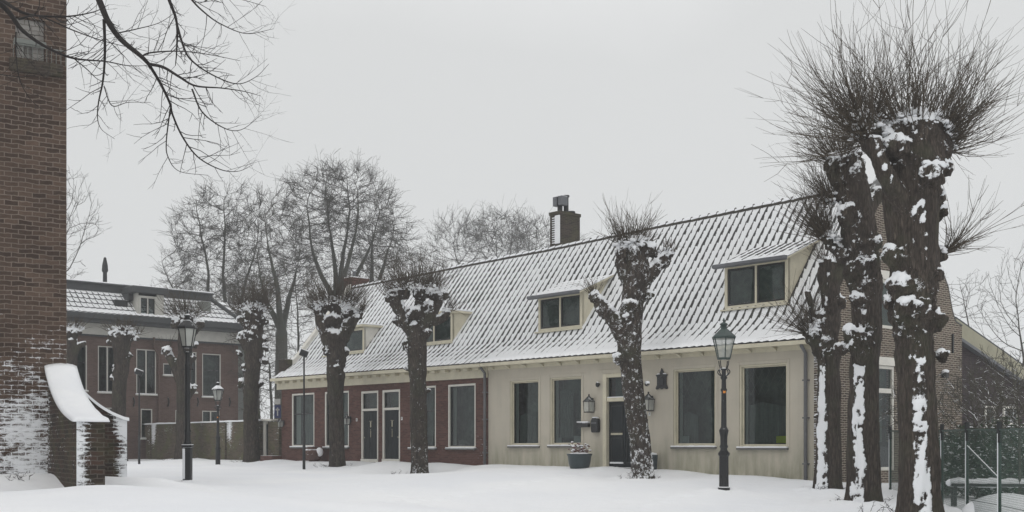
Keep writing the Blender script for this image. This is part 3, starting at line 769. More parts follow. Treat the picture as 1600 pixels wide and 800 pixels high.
# ---- brick house
bh = empty('brick_house', BH.w(0, 0, 0), A_U, 'long low red brick house with two black front doors under a snowy pantile roof', 'house')
def rect(px0, px1, pyt, pyb):
    s0_, s1_ = BH.s(px0), BH.s(px1); m_ = (px0+px1)/2
    return s0_, s1_, BH.z(m_, pyb), BH.z(m_, pyt)
W1, W2, W3, W4 = rect(456, 491, 614.5, 698), rect(507.5, 545, 611.5, 698.5), rect(641, 681, 603.5, 700), rect(700, 743, 600, 700)
D1, D2 = rect(564.5, 591, 611, 722), rect(597.5, 625, 609, 722)
wm = MB(); zt_b = ze(0)-.3
ops = [W1, W2, W3, W4, D1, D2]
wall_cells(wm, 0, s_mid, -1.0, max(ze(0), ze(s_mid))-.16, ops, 0, .2)
wm.add([(0,0,-1),(0,2*RD,-1),(0,2*RD,ze(0)),(0,RD,zr(0)-.1),(0,0,ze(0)-.02)], [(0,4,3,2,1)])
wm.box(.0, s_mid, 2*RD-.05, 2*RD, -1, ze(0))
def snow_brick(co, no):
    k = max(0, 1-(s_mid-co.x)/1.3)*max(0, 1-abs(co.z-.45)/.9) if co.y < .1 else 0
    return .12+.42*k
wm.build('wall', 'brick_red', bh, recalc=False, snowfn=snow_brick)
window(bh, *W1, curtains_reflections=[(0, .22, 0, 1), (.30, 1, 0, .62)], rail=.62)
window(bh, *W2, curtains_reflections=[(0, .22, 0, 1), (.3, 1, 0, .62)], rail=.62)
window(bh, *W3, curtains_reflections=[(.0, .25, 0, 1)], rail=.6)
window(bh, *W4, curtains_reflections=[(0, .12, 0, 1), (.15, .6, .0, .12)], rail=None)
def front_door(parent, R, lab=None, handle_right=False, plate=True, fr='white'):
    s0_, s1_, z0, z1 = R
    fm = MB(); fw = .085
    fm.box(s0_, s0_+fw, .0, .14, z0+.12, z1); fm.box(s1_-fw, s1_, .0, .14, z0+.12, z1); fm.box(s0_+fw, s1_-fw, .0, .14, z1-fw, z1)
    zt = z0+(z1-z0)*.72
    fm.box(s0_+fw, s1_-fw, -.01, .13, zt, zt+.09); fm.box(s0_, s1_, -.04, .14, z0, z0+.12)
    f = fm.build('door_frame', fr, parent, bevel=.006)
    dm = MB(); a, b_ = s0_+fw+.006, s1_-fw-.006; dm.box(a, b_, .06, .10, z0+.125, zt-.006)
    w_ = b_-a
    d = dm.build('door', 'door', parent, bevel=.004)
    if lab: d['label'] = lab
    dt = MB(); cx_ = (a+b_)/2
    for i in range(1, 5): x_ = a+w_*i/5; dt.box(x_-.004, x_+.004, .055, .0605, z0+.15, zt-.03)
    dt.build('door_boards', 'sash', d)
    hd = MB(); zc = z0+(zt-z0)*.74
    hd.box(cx_-.03, cx_+.03, .045, .059, zc-.12, zc+.10); hd.box(cx_-.10, cx_+.10, .045, .059, zc+.115, zc+.128); hd.box(cx_-.012, cx_+.012, .045, .059, zc-.52, zc-.26)
    hd.ball((cx_, .045, zc-.22), .02, 8, 6)
    hd.build('door_fitting', 'brass', d)
    hx = b_-.07 if handle_right else a+.07
    MB().ball((hx, .03, z0+(zt-z0)*.48), .028, 10, 8).tube([(hx, .06, z0+(zt-z0)*.48), (hx, .03, z0+(zt-z0)*.48)], .012, 6).build('door_knob', 'brass', d, smooth=True)
    gp_ = MB(); gp_.add([(a, .08, zt+.09), (b_, .08, zt+.09), (b_, .08, z1-fw), (a, .08, z1-fw)], [(0,1,2,3)])
    t = MB(); frame_ring(t, a, b_, zt+.092, z1-fw-.002, .03, .05, .10); to = t.build('transom_window', 'sash', parent)
    gp_.build('pane', 'glass', to, recalc=False)
    MB().box(a-.02, b_+.02, .35, .37, zt, z1).build('room', 'interior', to)
    return d
front_door(bh, D1, 'black panelled left front door with brass fittings'); front_door(bh, D2, 'black panelled right front door with brass fittings', True)
roofb = tile_roof('roof', bh, 0, -.22, s_mid)
ridge_and_back(bh, roofb, 0, .05, s_mid)
cb = cornice(bh, 0, -.32, s_mid-.02, 'deep')
# raised verge coping on the left gable
vm = MB(); n = 14; pr = []
for i in range(n+1):
    r = .55+(RD-.55)*i/n; pr.append((r, zroof(0, r)+.24))
for i in range(n):
    (r0, z0), (r1, z1) = pr[i], pr[i+1]
    vm.add([(-.24,r0,z0-.3),(.02,r0,z0-.3),(.02,r0,z0),(-.24,r0,z0),(-.24,r1,z1-.3),(.02,r1,z1-.3),(.02,r1,z1),(-.24,r1,z1)],
           [(0,1,2,3),(4,7,6,5),(0,4,5,1),(1,5,6,2),(2,6,7,3),(3,7,4,0)])
vm.build('verge_coping', 'white', bh)
MB().box(-.45, -.0, .12, .55, ze(0)+.15, zroof(0, .55)+.26).build('gable_shoulder', 'brick_chimney', bh, bevel=.01, snowfn=lambda c, n_: .1+(.6 if n_.z > .5 else 0))
dormer(bh, 0, 508, 568.5, 556, 550.5, 518, 511, 'flat', 'white flat-roofed dormer behind the second pollard', False)
dormer(bh, 0, 649, 706.5, 540.5, 534.5, 496, 489, 'flat', 'cream flat-roofed dormer behind the pollard by the front doors')
# small chimney at the left end of the ridge
def chimney(parent, off, pxl, pxr, pxn, pyt, lab, wn_, pots):
    yc = RD+wn_/2-.06; sL, sR = BH.s(pxl, RD-.06), BH.s(pxr, RD-.06)
    zt = BH.z(pxr, pyt, RD-.06); sc_ = (sL+sR)/2
    c = MB(); c.box(sL-off, sR-off, yc-wn_/2, yc+wn_/2, zr(sc_)-1.2, zt-.12); c.box(sL-off-.03, sR-off+.03, yc-wn_/2-.03, yc+wn_/2+.03, zt-.117, zt)
    o = c.build('chimney', 'brick_chimney', parent, snowfn=lambda co, n_: .05)
    o['label'] = lab
    # windblown snow slab plastered on the street side
    return o, (sL-off, sR-off, zt)
c1, (a, b_, zt) = chimney(bh, 0, 538, 549, 0, 433, 'short red brick chimney with small cowl', .95, 0)
c1.data.materials[0] = M['brick_red']
pt = MB(); pt.lathe([(.07, zt), (.07, zt+.28), (.13, zt+.30), (.13, zt+.33), (.02, zt+.38)], 10, (a+b_)/2, RD+.3); pt.build('chimney_cowl', 'zinc', c1)
MB().box(a-.02, b_+.02, RD-.06, RD+.86, zt, zt+.05).build('chimney_snow', 'snow_small', c1, bevel=.02)
number_plate(bh, BH.s(557.5), BH.z(557.5, 656), 0, '8'); number_plate(bh, BH.s(628), BH.z(628, 654), 0, '9')

# ---- plaster house
PH_off = s_mid
ph = empty('plaster_house', BH.w(s_mid, 0, 0), A_U, 'long low cream plastered house with four tall windows, two sloped dormers and a brick chimney', 'house')
W5, W6, W7, W8 = rect(797, 842, 594, 696.5), rect(859.5, 909, 589, 696), rect(1052.5, 1118, 575.5, 697.5), rect(1155.5, 1230, 568.5, 699)
DM = rect(943, 997, 583, 732)
def off(R, o=PH_off): return (R[0]-o, R[1]-o, R[2], R[3])
Ls = s_end-s_mid
wm = MB(); wall_cells(wm, 0.002, Ls, -1.0, max(ze(s_mid), ze(s_end))-.16, [off(r) for r in (W5, W6, W7, W8, DM)], 0, .2)
wm.box(0, Ls, 2*RD-.05, 2*RD, -1, ze(s_end))
wm.build('wall', 'plaster', ph, recalc=False)
for R, kw in ((W5, dict(curtains_reflections=[(0, .10, 0, 1), (.1, .72, 0, .5)], rail=None)),
              (W6, dict(curtains_reflections=[(0, .08, 0, 1), (.1, .55, .1, .85)], items=[(.66, .90, .02, .12, 'pale', 'flower_pot'), (.12, .24, .02, .10, 'pale', 'vase')])),
              (W7, dict(curtains_reflections=[(0, .07, 0, 1), (.07, .45, 0, .45)], lattice=True, items=[(.1, .28, .02, .12, 'pale', 'pale_box')])),
              (W8, dict(curtains_reflections=[(0, .05, 0, 1), (.05, .9, 0, .55)], lattice=True, items=[(.72, .96, .03, .12, 'paper', 'yellow_card')]))):
    w_ = window(ph, *off(R), fw=.05, frame='cream', sash='cream', sw=.035, recess=.09, **kw)
    s0_, s1_, z0, z1 = off(R)
    sr = MB(); q = .09
    sr.box(s0_-q, s0_-.002, -.014, .0, z0, z1+q); sr.box(s1_+.002, s1_+q, -.014, .0, z0, z1+q); sr.box(s0_, s1_, -.014, .0, z1+.002, z1+q)
    sr.build('plaster_surround', 'plaster', w_, bevel=.004)
# pointed gable-like panels imitating reflected roofs in the two latticed windows, left unbuilt
for R, pk, wd in ((W7, .18, .5), (W8, .55, .75)):
    s0_, s1_, z0, z1 = off(R); cm = MB(); xm = s0_+(s1_-s0_)*pk
    cm.add([(xm-(s1_-s0_)*wd*.5, .24, z0+.1), (xm+(s1_-s0_)*wd*.5, .24, z0+.1), (xm+.06, .24, z0+(z1-z0)*.5), (xm-.06, .24, z0+(z1-z0)*.5)], [(0, 1, 2, 3)])
    cm.build('reflection_drape', M['interior2'] if 'interior2' in M else 'interior', ph, recalc=False) if False else None
# main door: cream architrave, dark double door, transom
s0_, s1_, z0, z1 = off(DM)
fm = MB(); fw = .16
fm.box(s0_, s0_+fw, -.05, .16, z0, z1); fm.box(s1_-fw, s1_, -.05, .16, z0, z1); fm.box(s0_+fw, s1_-fw, -.05, .16, z1-.12, z1)
ztr = BH.z(968, 627); fm.box(s0_+fw, s1_-fw, -.02, .15, ztr, ztr+.12)
fo = fm.build('door_frame', 'cream', ph, bevel=.01)
sb = MB(); sb.box(s0_-.16, s0_-.003, -.02, 0, z0, z1+.14); sb.box(s1_+.003, s1_+.16, -.02, 0, z0, z1+.14); sb.box(s0_-.003, s1_+.003, -.02, 0, z1+.003, z1+.14); sb.build('plaster_surround', 'plaster', fo, bevel=.006)
a, b_ = s0_+fw+.005, s1_-fw-.005; xm = a+(b_-a)*.62
for k, (p, q) in enumerate(((a, xm-.006), (xm+.006, b_))):
    d = MB().box(p, q, .08, .12, z0+.04, ztr-.006).build('door', 'door', ph, bevel=.004)
    t = MB(); w_ = q-p
    for (v0, v1) in ((.08, .46), (.55, .94)): frame_ring(t, p+w_*.14, q-w_*.14, z0+(ztr-z0)*v0, z0+(ztr-z0)*v1, .025, .06, .082)
    t.build('door_moulding', 'sash', d)
    if k == 0:
        MB().box(p+w_*.15, q-w_*.15, .05, .078, z0+(ztr-z0)*.50, z0+(ztr-z0)*.53).build('letter_slot', 'brass', d)
        sb2 = MB(); sb2.box(p+w_*.1, q-w_*.1, .03, .079, z0+(ztr-z0)*.07, z0+(ztr-z0)*.095); sb2.build('door_snow', 'snow_small', d, bevel=.008)
t = MB(); frame_ring(t, a, b_, ztr+.122, z1-.122, .03, .07, .12); to = t.build('transom_window', 'sash', ph)
MB().add([(a, .09, ztr+.12), (b_, .09, ztr+.12), (b_, .09, z1-.12), (a, .09, z1-.12)], [(0,1,2,3)]).build('pane', 'glass', to, recalc=False)
MB().box(a-.02, b_+.02, .4, .42, ztr, z1).build('room', 'interior', to)
ts = MB().box(a, b_, -.015, .06, ztr+.121, ztr+.15); ts.build('transom_snow', 'snow_small', fo, bevel=.008)
MB().box(s0_-.1, s1_+.1, -.35, .1, z0-.3, z0+.03).build('doorstep', 'sill', ph, bevel=.01)
roofp = tile_roof('roof', ph, s_mid, s_mid, s_end-.28, heavy=.14)
ridge_and_back(ph, roofp, s_mid, s_mid, s_end-.28)
cornice(ph, s_mid, s_mid+.0, s_end+.06, 'thin')
dormer(ph, s_mid, 841, 909, 519.5, 511.5, 463, 455, 'shed', 'cream dormer with sloped snowy tiled roof left of the near pollard')
dormer(ph, s_mid, 1132, 1231, 484.5, 473.5, 414, 402, 'shed', 'larger cream dormer with sloped snowy tiled roof near the gable')
c2, (a, b_, zt) = chimney(ph, s_mid, 859.5, 875, 0, 329, 'tall mossy brick chimney with metal cowl and two pots', 1.05, 0)
q = MB(); q.box(a+(b_-a)*.52, b_+.02, RD-.11, RD-.058, zt-1.22, zt-.16); q.build('windblown_snow', 'snow_small', c2, bevel=.02)
sp = MB()
for i in range(12): sp.box(a+(b_-a)*.25, a+(b_-a)*.55, RD-.09, RD-.057, zt-.25-i*.085, zt-.22-i*.085)
sp.build('course_snow', 'snow_small', c2)
pt = MB(); xc = (a+b_)/2
pt.lathe([(.10, zt), (.10, zt+.42), (.09, zt+.62)], 12, xc, RD+.20); pt.build('flue_pot', 'iron_bare', c2); pt = MB(); pt.lathe([(.10, zt), (.095, zt+.60), (.13, zt+.62), (.13, zt+.68), (.08, zt+.70)], 12, xc+.02, RD+.50)
pt.build('flue_pot', 'iron_bare', c2); pt = MB(); pt.lathe([(.13, zt), (.13, zt+.05), (.16, zt+.07), (.14, zt+.12), (.03, zt+.14)], 12, xc, RD+.80)
pt.build('flue_pot', 'iron_bare', c2)
cw = MB()
for k, (x0, x1) in enumerate(((-.24, -.03), (.05, .26))): cw.box(xc+x0, xc+x1, RD+.04, RD+.36, zt+.24, zt+.60)
cw.build('cowl', 'zinc', c2, bevel=.015)
number_plate(ph, off(rect(1015, 1016, 646, 648))[0], BH.z(1016, 647), 0, '7', .09)
downpipe(bh, s_mid-.08, BH.z(763, 727), ze(s_mid)-.05)
downpipe(ph, BH.s(1262)-s_mid, BH.z(1262, 752), ze(s_end)-.05)
# gable end of the plaster house: brick wall with raised, shouldered parapet
gx = Ls
GW = 2*RD
gz0 = ze(s_end); gr = zr(s_end)
prof = [(-.05, -1), (-.05, gz0+.75), (.35, gz0+.80), (.55, gz0+1.15), (.8, gz0+1.75), (RD-.45, gr+.30), (RD-.45, gr+.75), (RD+.45, gr+.75), (RD+.45, gr+.30), (GW-.8, gz0+1.95), (GW-.55, gz0+1.25), (GW-.35, gz0+.95), (GW+.05, gz0+.85), (GW+.05, -1)]
# wall polygon in a fan of quads round two openings (window above, tall door below)
gm = MB()
def gable_L(px, py):
    """point on the gable plane, local (y, z) of the plaster house"""
    fr = Frame(0, 1, A_U, ZB); d = Vector(((px-CX)/F, 1, (HY-py)/F)); c = Vector((0, 0, EYE)); o_ = BH.w(s_end, 0, 0)
    t = (o_-c).dot(BH.x)/d.dot(BH.x); q_ = c+d*t-o_
    return q_.dot(BH.y), q_.z
gy0, gtop = gable_L(1366, 572); gy1, _ = gable_L(1398, 572)
gd = (min(gy0, gy1), max(gy0, gy1), gable_L(1380, 735)[1], gable_L(1380, 571)[1])
gu = (gd[0]+.0, gd[1]+.3, gable_L(1375, 512)[1], gable_L(1375, 435)[1])
ss = sorted({-.05, .35, .8, gd[0], gd[1], gu[1], RD-.45, RD+.45, GW-.8, GW-.35, GW+.05, 1.5, 5.5})
def ptop(y_):
    pp = prof[1:-1]
    for (y0, z0), (y1, z1) in zip(pp, pp[1:]):
        if y0 <= y_ <= y1 and y1 > y0: return z0+(z1-z0)*(y_-y0)/(y1-y0)
    return gz0
for a, b_ in zip(ss, ss[1:]):
    m_ = (a+b_)/2
    holes = [o_ for o_ in (gd, gu) if o_[0]-1e-6 < m_ < o_[1]+1e-6]
    lo = -1.0
    e_ = 1e-4
    for o_ in sorted(holes, key=lambda k: k[2]):
        gm.add([(gx, a, lo), (gx, b_, lo), (gx, b_, o_[2]), (gx, a, o_[2])], [(0, 1, 2, 3)]); lo = o_[3]
    gm.add([(gx, a, lo), (gx, b_, lo), (gx, b_, ptop(b_-e_)), (gx, a, ptop(a+e_))], [(0, 1, 2, 3)])
# thickness: coping surface and inner face
for (y0, z0), (y1, z1) in zip(prof[1:-1], prof[2:-1]):
    gm.add([(gx, y0, z0), (gx, y1, z1), (gx-.27, y1, z1), (gx-.27, y0, z0)], [(0, 1, 2, 3)])
gm.add([(gx-.27, y_, z_) for y_, z_ in prof], [tuple(range(len(prof)))])
for sgn, yy in ((0, -.05), (1, GW+.05)):
    gm.add([(gx, yy, -1), (gx, yy, prof[1][1]), (gx-.27, yy, prof[1][1]), (gx-.27, yy, -1)], [(0, 1, 2, 3)])
for o_ in (gd, gu):
    a, b_, c, d = o_; xd = gx-.2
    gm.add([(gx,a,c),(xd,a,c),(xd,a,d),(gx,a,d)], [(0,1,2,3)]); gm.add([(gx,b_,c),(xd,b_,c),(xd,b_,d),(gx,b_,d)], [(0,1,2,3)]); gm.add([(gx,a,d),(gx,b_,d),(xd,b_,d),(xd,a,d)], [(0,1,2,3)])
gab = gm.build('gable_wall', 'brick_gable', ph, recalc=False, snowfn=lambda co, n_: .12 if co.y > .3 else .5)
# gable openings get their own window, built in a rotated holder part
def gable_window(R, nm, glassy, fr):
    a, b_, c, d = R
    m_ = MB(); x0, x1 = gx-.14, gx-.02; w = .09
    m_.box(x0, x1, a, a+w, c, d); m_.box(x0, x1, b_-w, b_, c, d); m_.box(x0, x1, a+w, b_-w, d-w, d); m_.box(x0, x1, a+w, b_-w, c, c+w)
    if nm == 'side_door': z_ = gable_L(1380, 614)[1]; m_.box(x0, x1+.01, a+w, b_-w, z_, z_+.13)
    m_.box(gx-.01, gx+.03, a-.05, b_+.05, d+.002, d+.24)
    f = m_.build(nm, fr, ph, bevel=.006)
    MB().add([(gx-.08, a, c), (gx-.08, b_, c), (gx-.08, b_, d), (gx-.08, a, d)], [(0,1,2,3)]).build('pane', 'glass', f, recalc=False)
    MB().add([(gx-.26, a, c), (gx-.26, b_, c), (gx-.26, b_, d), (gx-.26, a, d)], [(0,1,2,3)]).build('room', 'interior', f, recalc=False)
    if nm == 'side_door':
        k = MB(); k.box(gx-.135, gx-.085, (a+b_)/2+.1, (a+b_)/2+.14, c+.1, z_-.01); k.box(gx-.135, gx-.085, a+w, b_-w, c+.09, c+.8); k.build('door_leaf', 'door', f)
gable_window(gd, 'side_door', True, 'white'); gable_window(gu, 'gable_window', True, 'white')
cp = MB()
for (y0, z0), (y1, z1) in zip(prof[1:-1], prof[2:-1]):
    if abs(y1-y0) > .05: cp.add([(gx+.02, y0, z0), (gx+.02, y1, z1), (gx-.29, y1, z1), (gx-.29, y0, z0), (gx+.02, y0, z0+.04), (gx+.02, y1, z1+.04), (gx-.29, y1, z1+.04), (gx-.29, y0, z0+.04)],
                                [(0,1,2,3),(4,7,6,5),(0,4,5,1),(1,5,6,2),(2,6,7,3),(3,7,4,0)])
cp.build('gable_coping', 'sill', gab)

# things fixed to the fronts
lantern_wall(BH, BH.s(926), BH.z(926, 631), -.0, .62, 'black six-sided wall lantern left of the plaster house door')
lantern_wall(BH, BH.s(1019), BH.z(1019, 628), -.0, .62, 'black wall lantern right of the plaster house door, half behind the pollard')
lantern_wall(BH, BH.s(545.5)+.1, BH.z(545.5, 656), -.0, .46, 'black wall lantern on red brick right of the second window')
lantern_wall(BH, BH.s(443.5), BH.z(443.5, 661), -.0, .42, 'small black wall lantern at the left corner of the brick house')
t = empty('alarm_bell', BH.w(BH.s(937), 0, BH.z(937, 600)), A_U, 'small dark round bell on plaster beside the door frame', 'bell')
k = MB(); k.tube([(0, 0, 0), (0, -.05, 0)], .04, 10); k.build('bell_mount', 'iron_bare', t); k = MB(); k.ball((0, -.10, -.02), .075, 12, 8, (1, .7, 1.25)); k.build('bell_shell', 'iron', t, smooth=True)
t = empty('mailbox', BH.w(BH.s(933.5), 0, BH.z(933.5, 665)), A_U, 'rounded dark letterbox hanging left of the plaster house door', 'mailbox')
k = MB(); k.prism([(-.13, -.22), (.13, -.22), (.15, -.15), (.15, .16), (.10, .24), (-.10, .24), (-.15, .16), (-.15, -.15)], 'y', -.16, -.01); k.build('box_body', 'iron_bare', t, bevel=.015)
MB().box(-.11, .11, -.175, -.162, .06, .10).build('mail_slot', 'zinc', t); MB().box(-.10, .10, -.15, -.02, .24, .275).build('snow_cap', 'snow_small', t, bevel=.015)
t = empty('newspaper_holder', BH.w(BH.s(914), 0, BH.z(914, 664)), A_U, 'long narrow dark newspaper box with snow on top beside the letterbox', 'newspaper box')
k = MB(); k.box(-.27, .27, -.14, -.01, -.075, .075); k.build('box_body', 'iron_bare', t, bevel=.02); MB().box(-.26, .26, -.135, -.02, .074, .115).build('snow_cap', 'snow_small', t, bevel=.015)
t = empty('wall_plaque', BH.w(BH.s(1035), 0, BH.z(1035, 596)), A_U, 'dark bronze heraldic plaque with finial right of the door', 'plaque')
k = MB(); k.prism([(-.20, -.24), (-.24, -.20), (-.18, -.10), (-.18, .14), (-.24, .20), (-.10, .22), (-.05, .30), (0, .40), (.05, .30), (.10, .22), (.24, .20), (.18, .14), (.18, -.10), (.24, -.20), (.20, -.24), (.08, -.20), (0, -.24), (-.08, -.20)], 'y', -.05, -.005)
k.build('shield', 'iron_bare', t, bevel=.006); k = MB(); k.prism([(-.09, -.12), (.09, -.12), (.12, .08), (0, .14), (-.12, .08)], 'y', -.075, -.049); k.build('relief', 'iron_bare', t, bevel=.012)
MB().box(-.17, -.06, -.06, -.01, .215, .245).box(.06, .17, -.06, -.01, .215, .245).build('snow_cap', 'snow_small', t, bevel=.01)
def stand(px, py, dout):
    s_ = BH.s(px, -dout); q_ = BH.w(s_, -dout, 0); q_.z = BH.z(px, py, -dout)+ZB; return q_
# planter
q_ = stand(905.5, 739, 1.0)
t = empty('planter', q_, 0, 'large dark glazed pot with dry snowy stems left of the plaster house door', 'planter')
k = MB(); k.lathe([(.20, 0), (.26, .04), (.34, .30), (.37, .52), (.40, .56), (.40, .60), (.35, .60), (.33, .54), (.02, .54)], 24); k.build('pot', 'planter', t, smooth=True)
MB().lathe([(.34, .545), (.34, .59), (.25, .63), (.02, .66)], 20).build('pot_snow', 'snow_small', t, smooth=True)
rr = random.Random(4); k = MB(); kb = MB()
for i in range(60):
    a = rr.uniform(0, 6.28); r_ = rr.uniform(0, .22); p0 = Vector((r_*math.cos(a), r_*math.sin(a), .6)); d = Vector((math.cos(a)*rr.uniform(.2, 1), math.sin(a)*rr.uniform(.2, 1), rr.uniform(.4, 1.2))); ln = rr.uniform(.12, .33)
    p1 = p0+d*ln*.6; p2 = p0+d*ln+Vector((0, 0, -.03)); k.tube([p0, p1, p2], [.006, .005, .003], 4)
    if rr.random() < .8: k.ball(p2, rr.uniform(.02, .045), 6, 4, (1, 1, .7))
    if rr.random() < .35: kb.ball(p2+Vector((0, 0, .02)), rr.uniform(.03, .05), 6, 4, (1, 1, .6))
k.build('dry_stems', 'dry_leaf', t); kb.build('stem_snow', 'snow_small', t, smooth=True)['kind'] = 'stuff'
# second pot behind the near pollard, right of the door
q_ = stand(1019, 735, .3)
t = empty('tub', q_, 0, 'dark tub behind the trunk, right of the plaster house door', 'tub')
MB().lathe([(.13, 0), (.15, .05), (.17, .42), (.18, .45), (.17, .47), (.02, .47)], 18).build('tub_body', 'planter', t, smooth=True); MB().lathe([(.165, .465), (.13, .52), (.02, .54)], 14).build('tub_snow', 'snow_small', t, smooth=True)
# round bellied pot under the first window
q_ = stand(490, 722, .5)
t = empty('round_pot', q_, 0, 'squat brown pot with a snow patch under the leftmost window', 'pot')
MB().lathe([(.14, 0), (.30, .12), (.40, .34), (.34, .52), (.24, .58), (.28, .64), (.2, .64), (.02, .55)], 20).build('pot', 'terracotta', t, smooth=True)
k = MB(); k.ball((.28, -.22, .42), .16, 10, 8, (1, .8, 1.2)); k.build('snow_patch', 'snow_small', t, smooth=True)
# low brick ledge at the left corner
t = tag(MB().box(-.5, .5, -.5, 0, -.3, .18).build('brick_ledge', 'brick_red', None, bevel=.02, snowfn=lambda c, n_: .9 if n_.z > .5 else .25), 'low brick ledge at the left corner of the brick house', 'ledge')
t.location = BH.w(-.05, -.25, 0); t.location.z = gz(t.location.x, t.location.y)+.05; t.rotation_euler = (0, 0, A_U)

# ------------------------------------------------------------------ church tower and its corner buttresses
A_T = rad(30)
TF = Frame(104, 25, A_T, .95)
tw = empty('church_tower', TF.w(0, 0, 0), A_T, 'massive old brick tower at the left edge with snow driven into its lower courses', 'tower')
def snow_tower(co, n_):
    x, z = co.x, co.z
    if n_.y < -.5:
        k = smooth01((4.6-z)/3.0)*smooth01((x+3.4)/1.8)*.47
        k += .30*math.exp(-((x+.75)/.45)**2-((z-1.0)/.9)**2)
        k += .12*smooth01((1.6-z)/1.2)
        return k+.02
    return .15
wm = MB(); TWD = 7.5; TH_ = 24
NP = TF.L(22, 98), TF.L(78, 28)      # the whitewashed niche
no = (TF.s(24), TF.s(70), TF.z(45, 92), TF.z(45, 28))
cols = sorted(set(list(np.arange(-TWD, .01, .25))+[no[0], no[1], 0])); rows = sorted(set(list(np.arange(-1.2, 6, .2))+list(np.arange(6, TH_, 1.0))+[no[2], no[3], TH_]))
for a, b_ in zip(cols, cols[1:]):
    for c, d in zip(rows, rows[1:]):
        if no[0] < (a+b_)/2 < no[1] and no[2] < (c+d)/2 < no[3]: continue
        wm.add([(a, 0, c), (b_, 0, c), (b_, 0, d), (a, 0, d)], [(0, 1, 2, 3)])
wm.add([(0,0,-1.2),(0,TWD,-1.2),(0,TWD,TH_),(0,0,TH_)], [(0,1,2,3)]); wm.add([(-TWD,0,-1.2),(-TWD,TWD,-1.2),(-TWD,TWD,TH_),(-TWD,0,TH_)], [(3,2,1,0)])
wm.add([(-TWD,TWD,-1.2),(0,TWD,-1.2),(0,TWD,TH_),(-TWD,TWD,TH_)], [(3,2,1,0)]); wm.add([(-TWD,0,TH_),(0,0,TH_),(0,TWD,TH_),(-TWD,TWD,TH_)], [(0,1,2,3)])
a, b_, c, d = no
for q4 in ([(a,0,c),(a,.35,c),(a,.35,d),(a,0,d)], [(b_,0,c),(b_,.35,c),(b_,.35,d),(b_,0,d)], [(a,0,d),(b_,0,d),(b_,.35,d),(a,.35,d)], [(a,0,c),(b_,0,c),(b_,.35,c),(a,.35,c)]):
    wm.add(q4, [(0, 1, 2, 3)])
tww = wm.build('tower_wall', 'brick_tower', tw, recalc=False, snowfn=snow_tower)
# merge duplicate vertices so that the snow attribute is smooth
bmx = bmesh.new(); bmx.from_mesh(tww.data); bmesh.ops.remove_doubles(bmx, verts=bmx.verts, dist=1e-4); bmx.to_mesh(tww.data); bmx.free()
M['whitewash'] = m_brick('whitewashed_brick', (.30, .285, .265), (.44, .42, .39), (.22, .20, .18), .27, .098, .011)
zm = c+(d-c)*.46
nw = MB(); nw.box(a, b_, .14, .34, zm, d); nw.box(a, a+(b_-a)*.3, .10, .34, c, zm-.01); nw.box(a+(b_-a)*.62, b_, .10, .34, c, zm-.01); nw.box(a+(b_-a)*.3, a+(b_-a)*.62, .18, .34, c, zm-.01)
nwo = nw.build('whitewashed_niche', M['whitewash'], tw)
MB().box(a-.03, b_+.03, -.03, .13, zm-.10, zm-.0).build('niche_transom', 'render_grey', nwo, bevel=.01)
MB().box(a-.12, b_+.35, -.10, .0, c-.30, c-.04).build('niche_sill', 'brick_chimney', nwo, bevel=.01, snowfn=lambda co, n_: 0)
rl = MB()
for i in range(12): x_ = a-.05+(b_-a+.45)*i/11; rl.tube([(x_, -.08, c-.05), (x_, -.08, c+.30-.08*(i % 2))], .006, 4)
rl.tube([(a-.05, -.08, c+.25), (b_+.4, -.08, c+.25)], .012, 4); rl.build('niche_railing', 'render_grey', nwo)

# buttress one: from the tower's front, profile measured along its left edge
prof1 = [(0, TF.z(73, 578, 0)), ]
BD = 3.3; x0b, x1b = -.37, .14
zt0 = TF.z(100, 574, 0); zf0 = (HY-655)/F*22+EYE-.95
def zb1(d): t = d/BD; return zf0+(zt0-zf0)*(math.exp(-1.9*t)-math.exp(-1.9))/(1-math.exp(-1.9))
n = 20
poly = [(0, -1.2)]+[(-BD*i/n, zb1(BD*i/n)) for i in range(n+1)]+[(-BD, -1.2)]
bt1 = empty('tower_buttress', TF.w(0, 0, 0), A_T, 'nearer brick buttress with a thick curved cap of snow, at the foot of the tower', 'buttress', 'tower buttresses')
def bmesh_side(poly, axis, a, b_, seg):
    mb = MB(); mb.prism(poly, axis, a, b_); return mb
def snow_b1(co, n_):
    if n_.y < -.5 or co.y < -BD+.02:
        return .62-.95*(co.x-x0b)/(x1b-x0b)*.55
    return .12+.1*smooth01((co.z)/1.2)
mb = MB()
# side faces as strips, front face as grid
for i in range(n):
    d0, d1 = BD*i/n, BD*(i+1)/n
    for x_ in (x0b, x1b):
        m = 10
        for k in range(m):
            mb.add([(x_, -d0, -1.2+(zb1(d0)+1.2)*k/m), (x_, -d1, -1.2+(zb1(d1)+1.2)*k/m), (x_, -d1, -1.2+(zb1(d1)+1.2)*(k+1)/m), (x_, -d0, -1.2+(zb1(d0)+1.2)*(k+1)/m)], [(0, 1, 2, 3)])
    mb.add([(x0b, -d0, zb1(d0)), (x1b, -d0, zb1(d0)), (x1b, -d1, zb1(d1)), (x0b, -d1, zb1(d1))], [(0, 1, 2, 3)])
body = mb.build('buttress_body', 'brick_buttress', bt1, recalc=False, snowfn=lambda co, n_: .22+.30*math.exp(-(co.y/.6)**2))
fm = MB(); nf = 8
for i in range(nf):
    for k in range(8):
        a, b_ = x0b+(x1b-x0b)*i/nf, x0b+(x1b-x0b)*(i+1)/nf; c, d = -1.2+(zb1(BD)+1.2)*k/8, -1.2+(zb1(BD)+1.2)*(k+1)/8
        fm.add([(a, -BD, c), (b_, -BD, c), (b_, -BD, d), (a, -BD, d)], [(0, 1, 2, 3)])
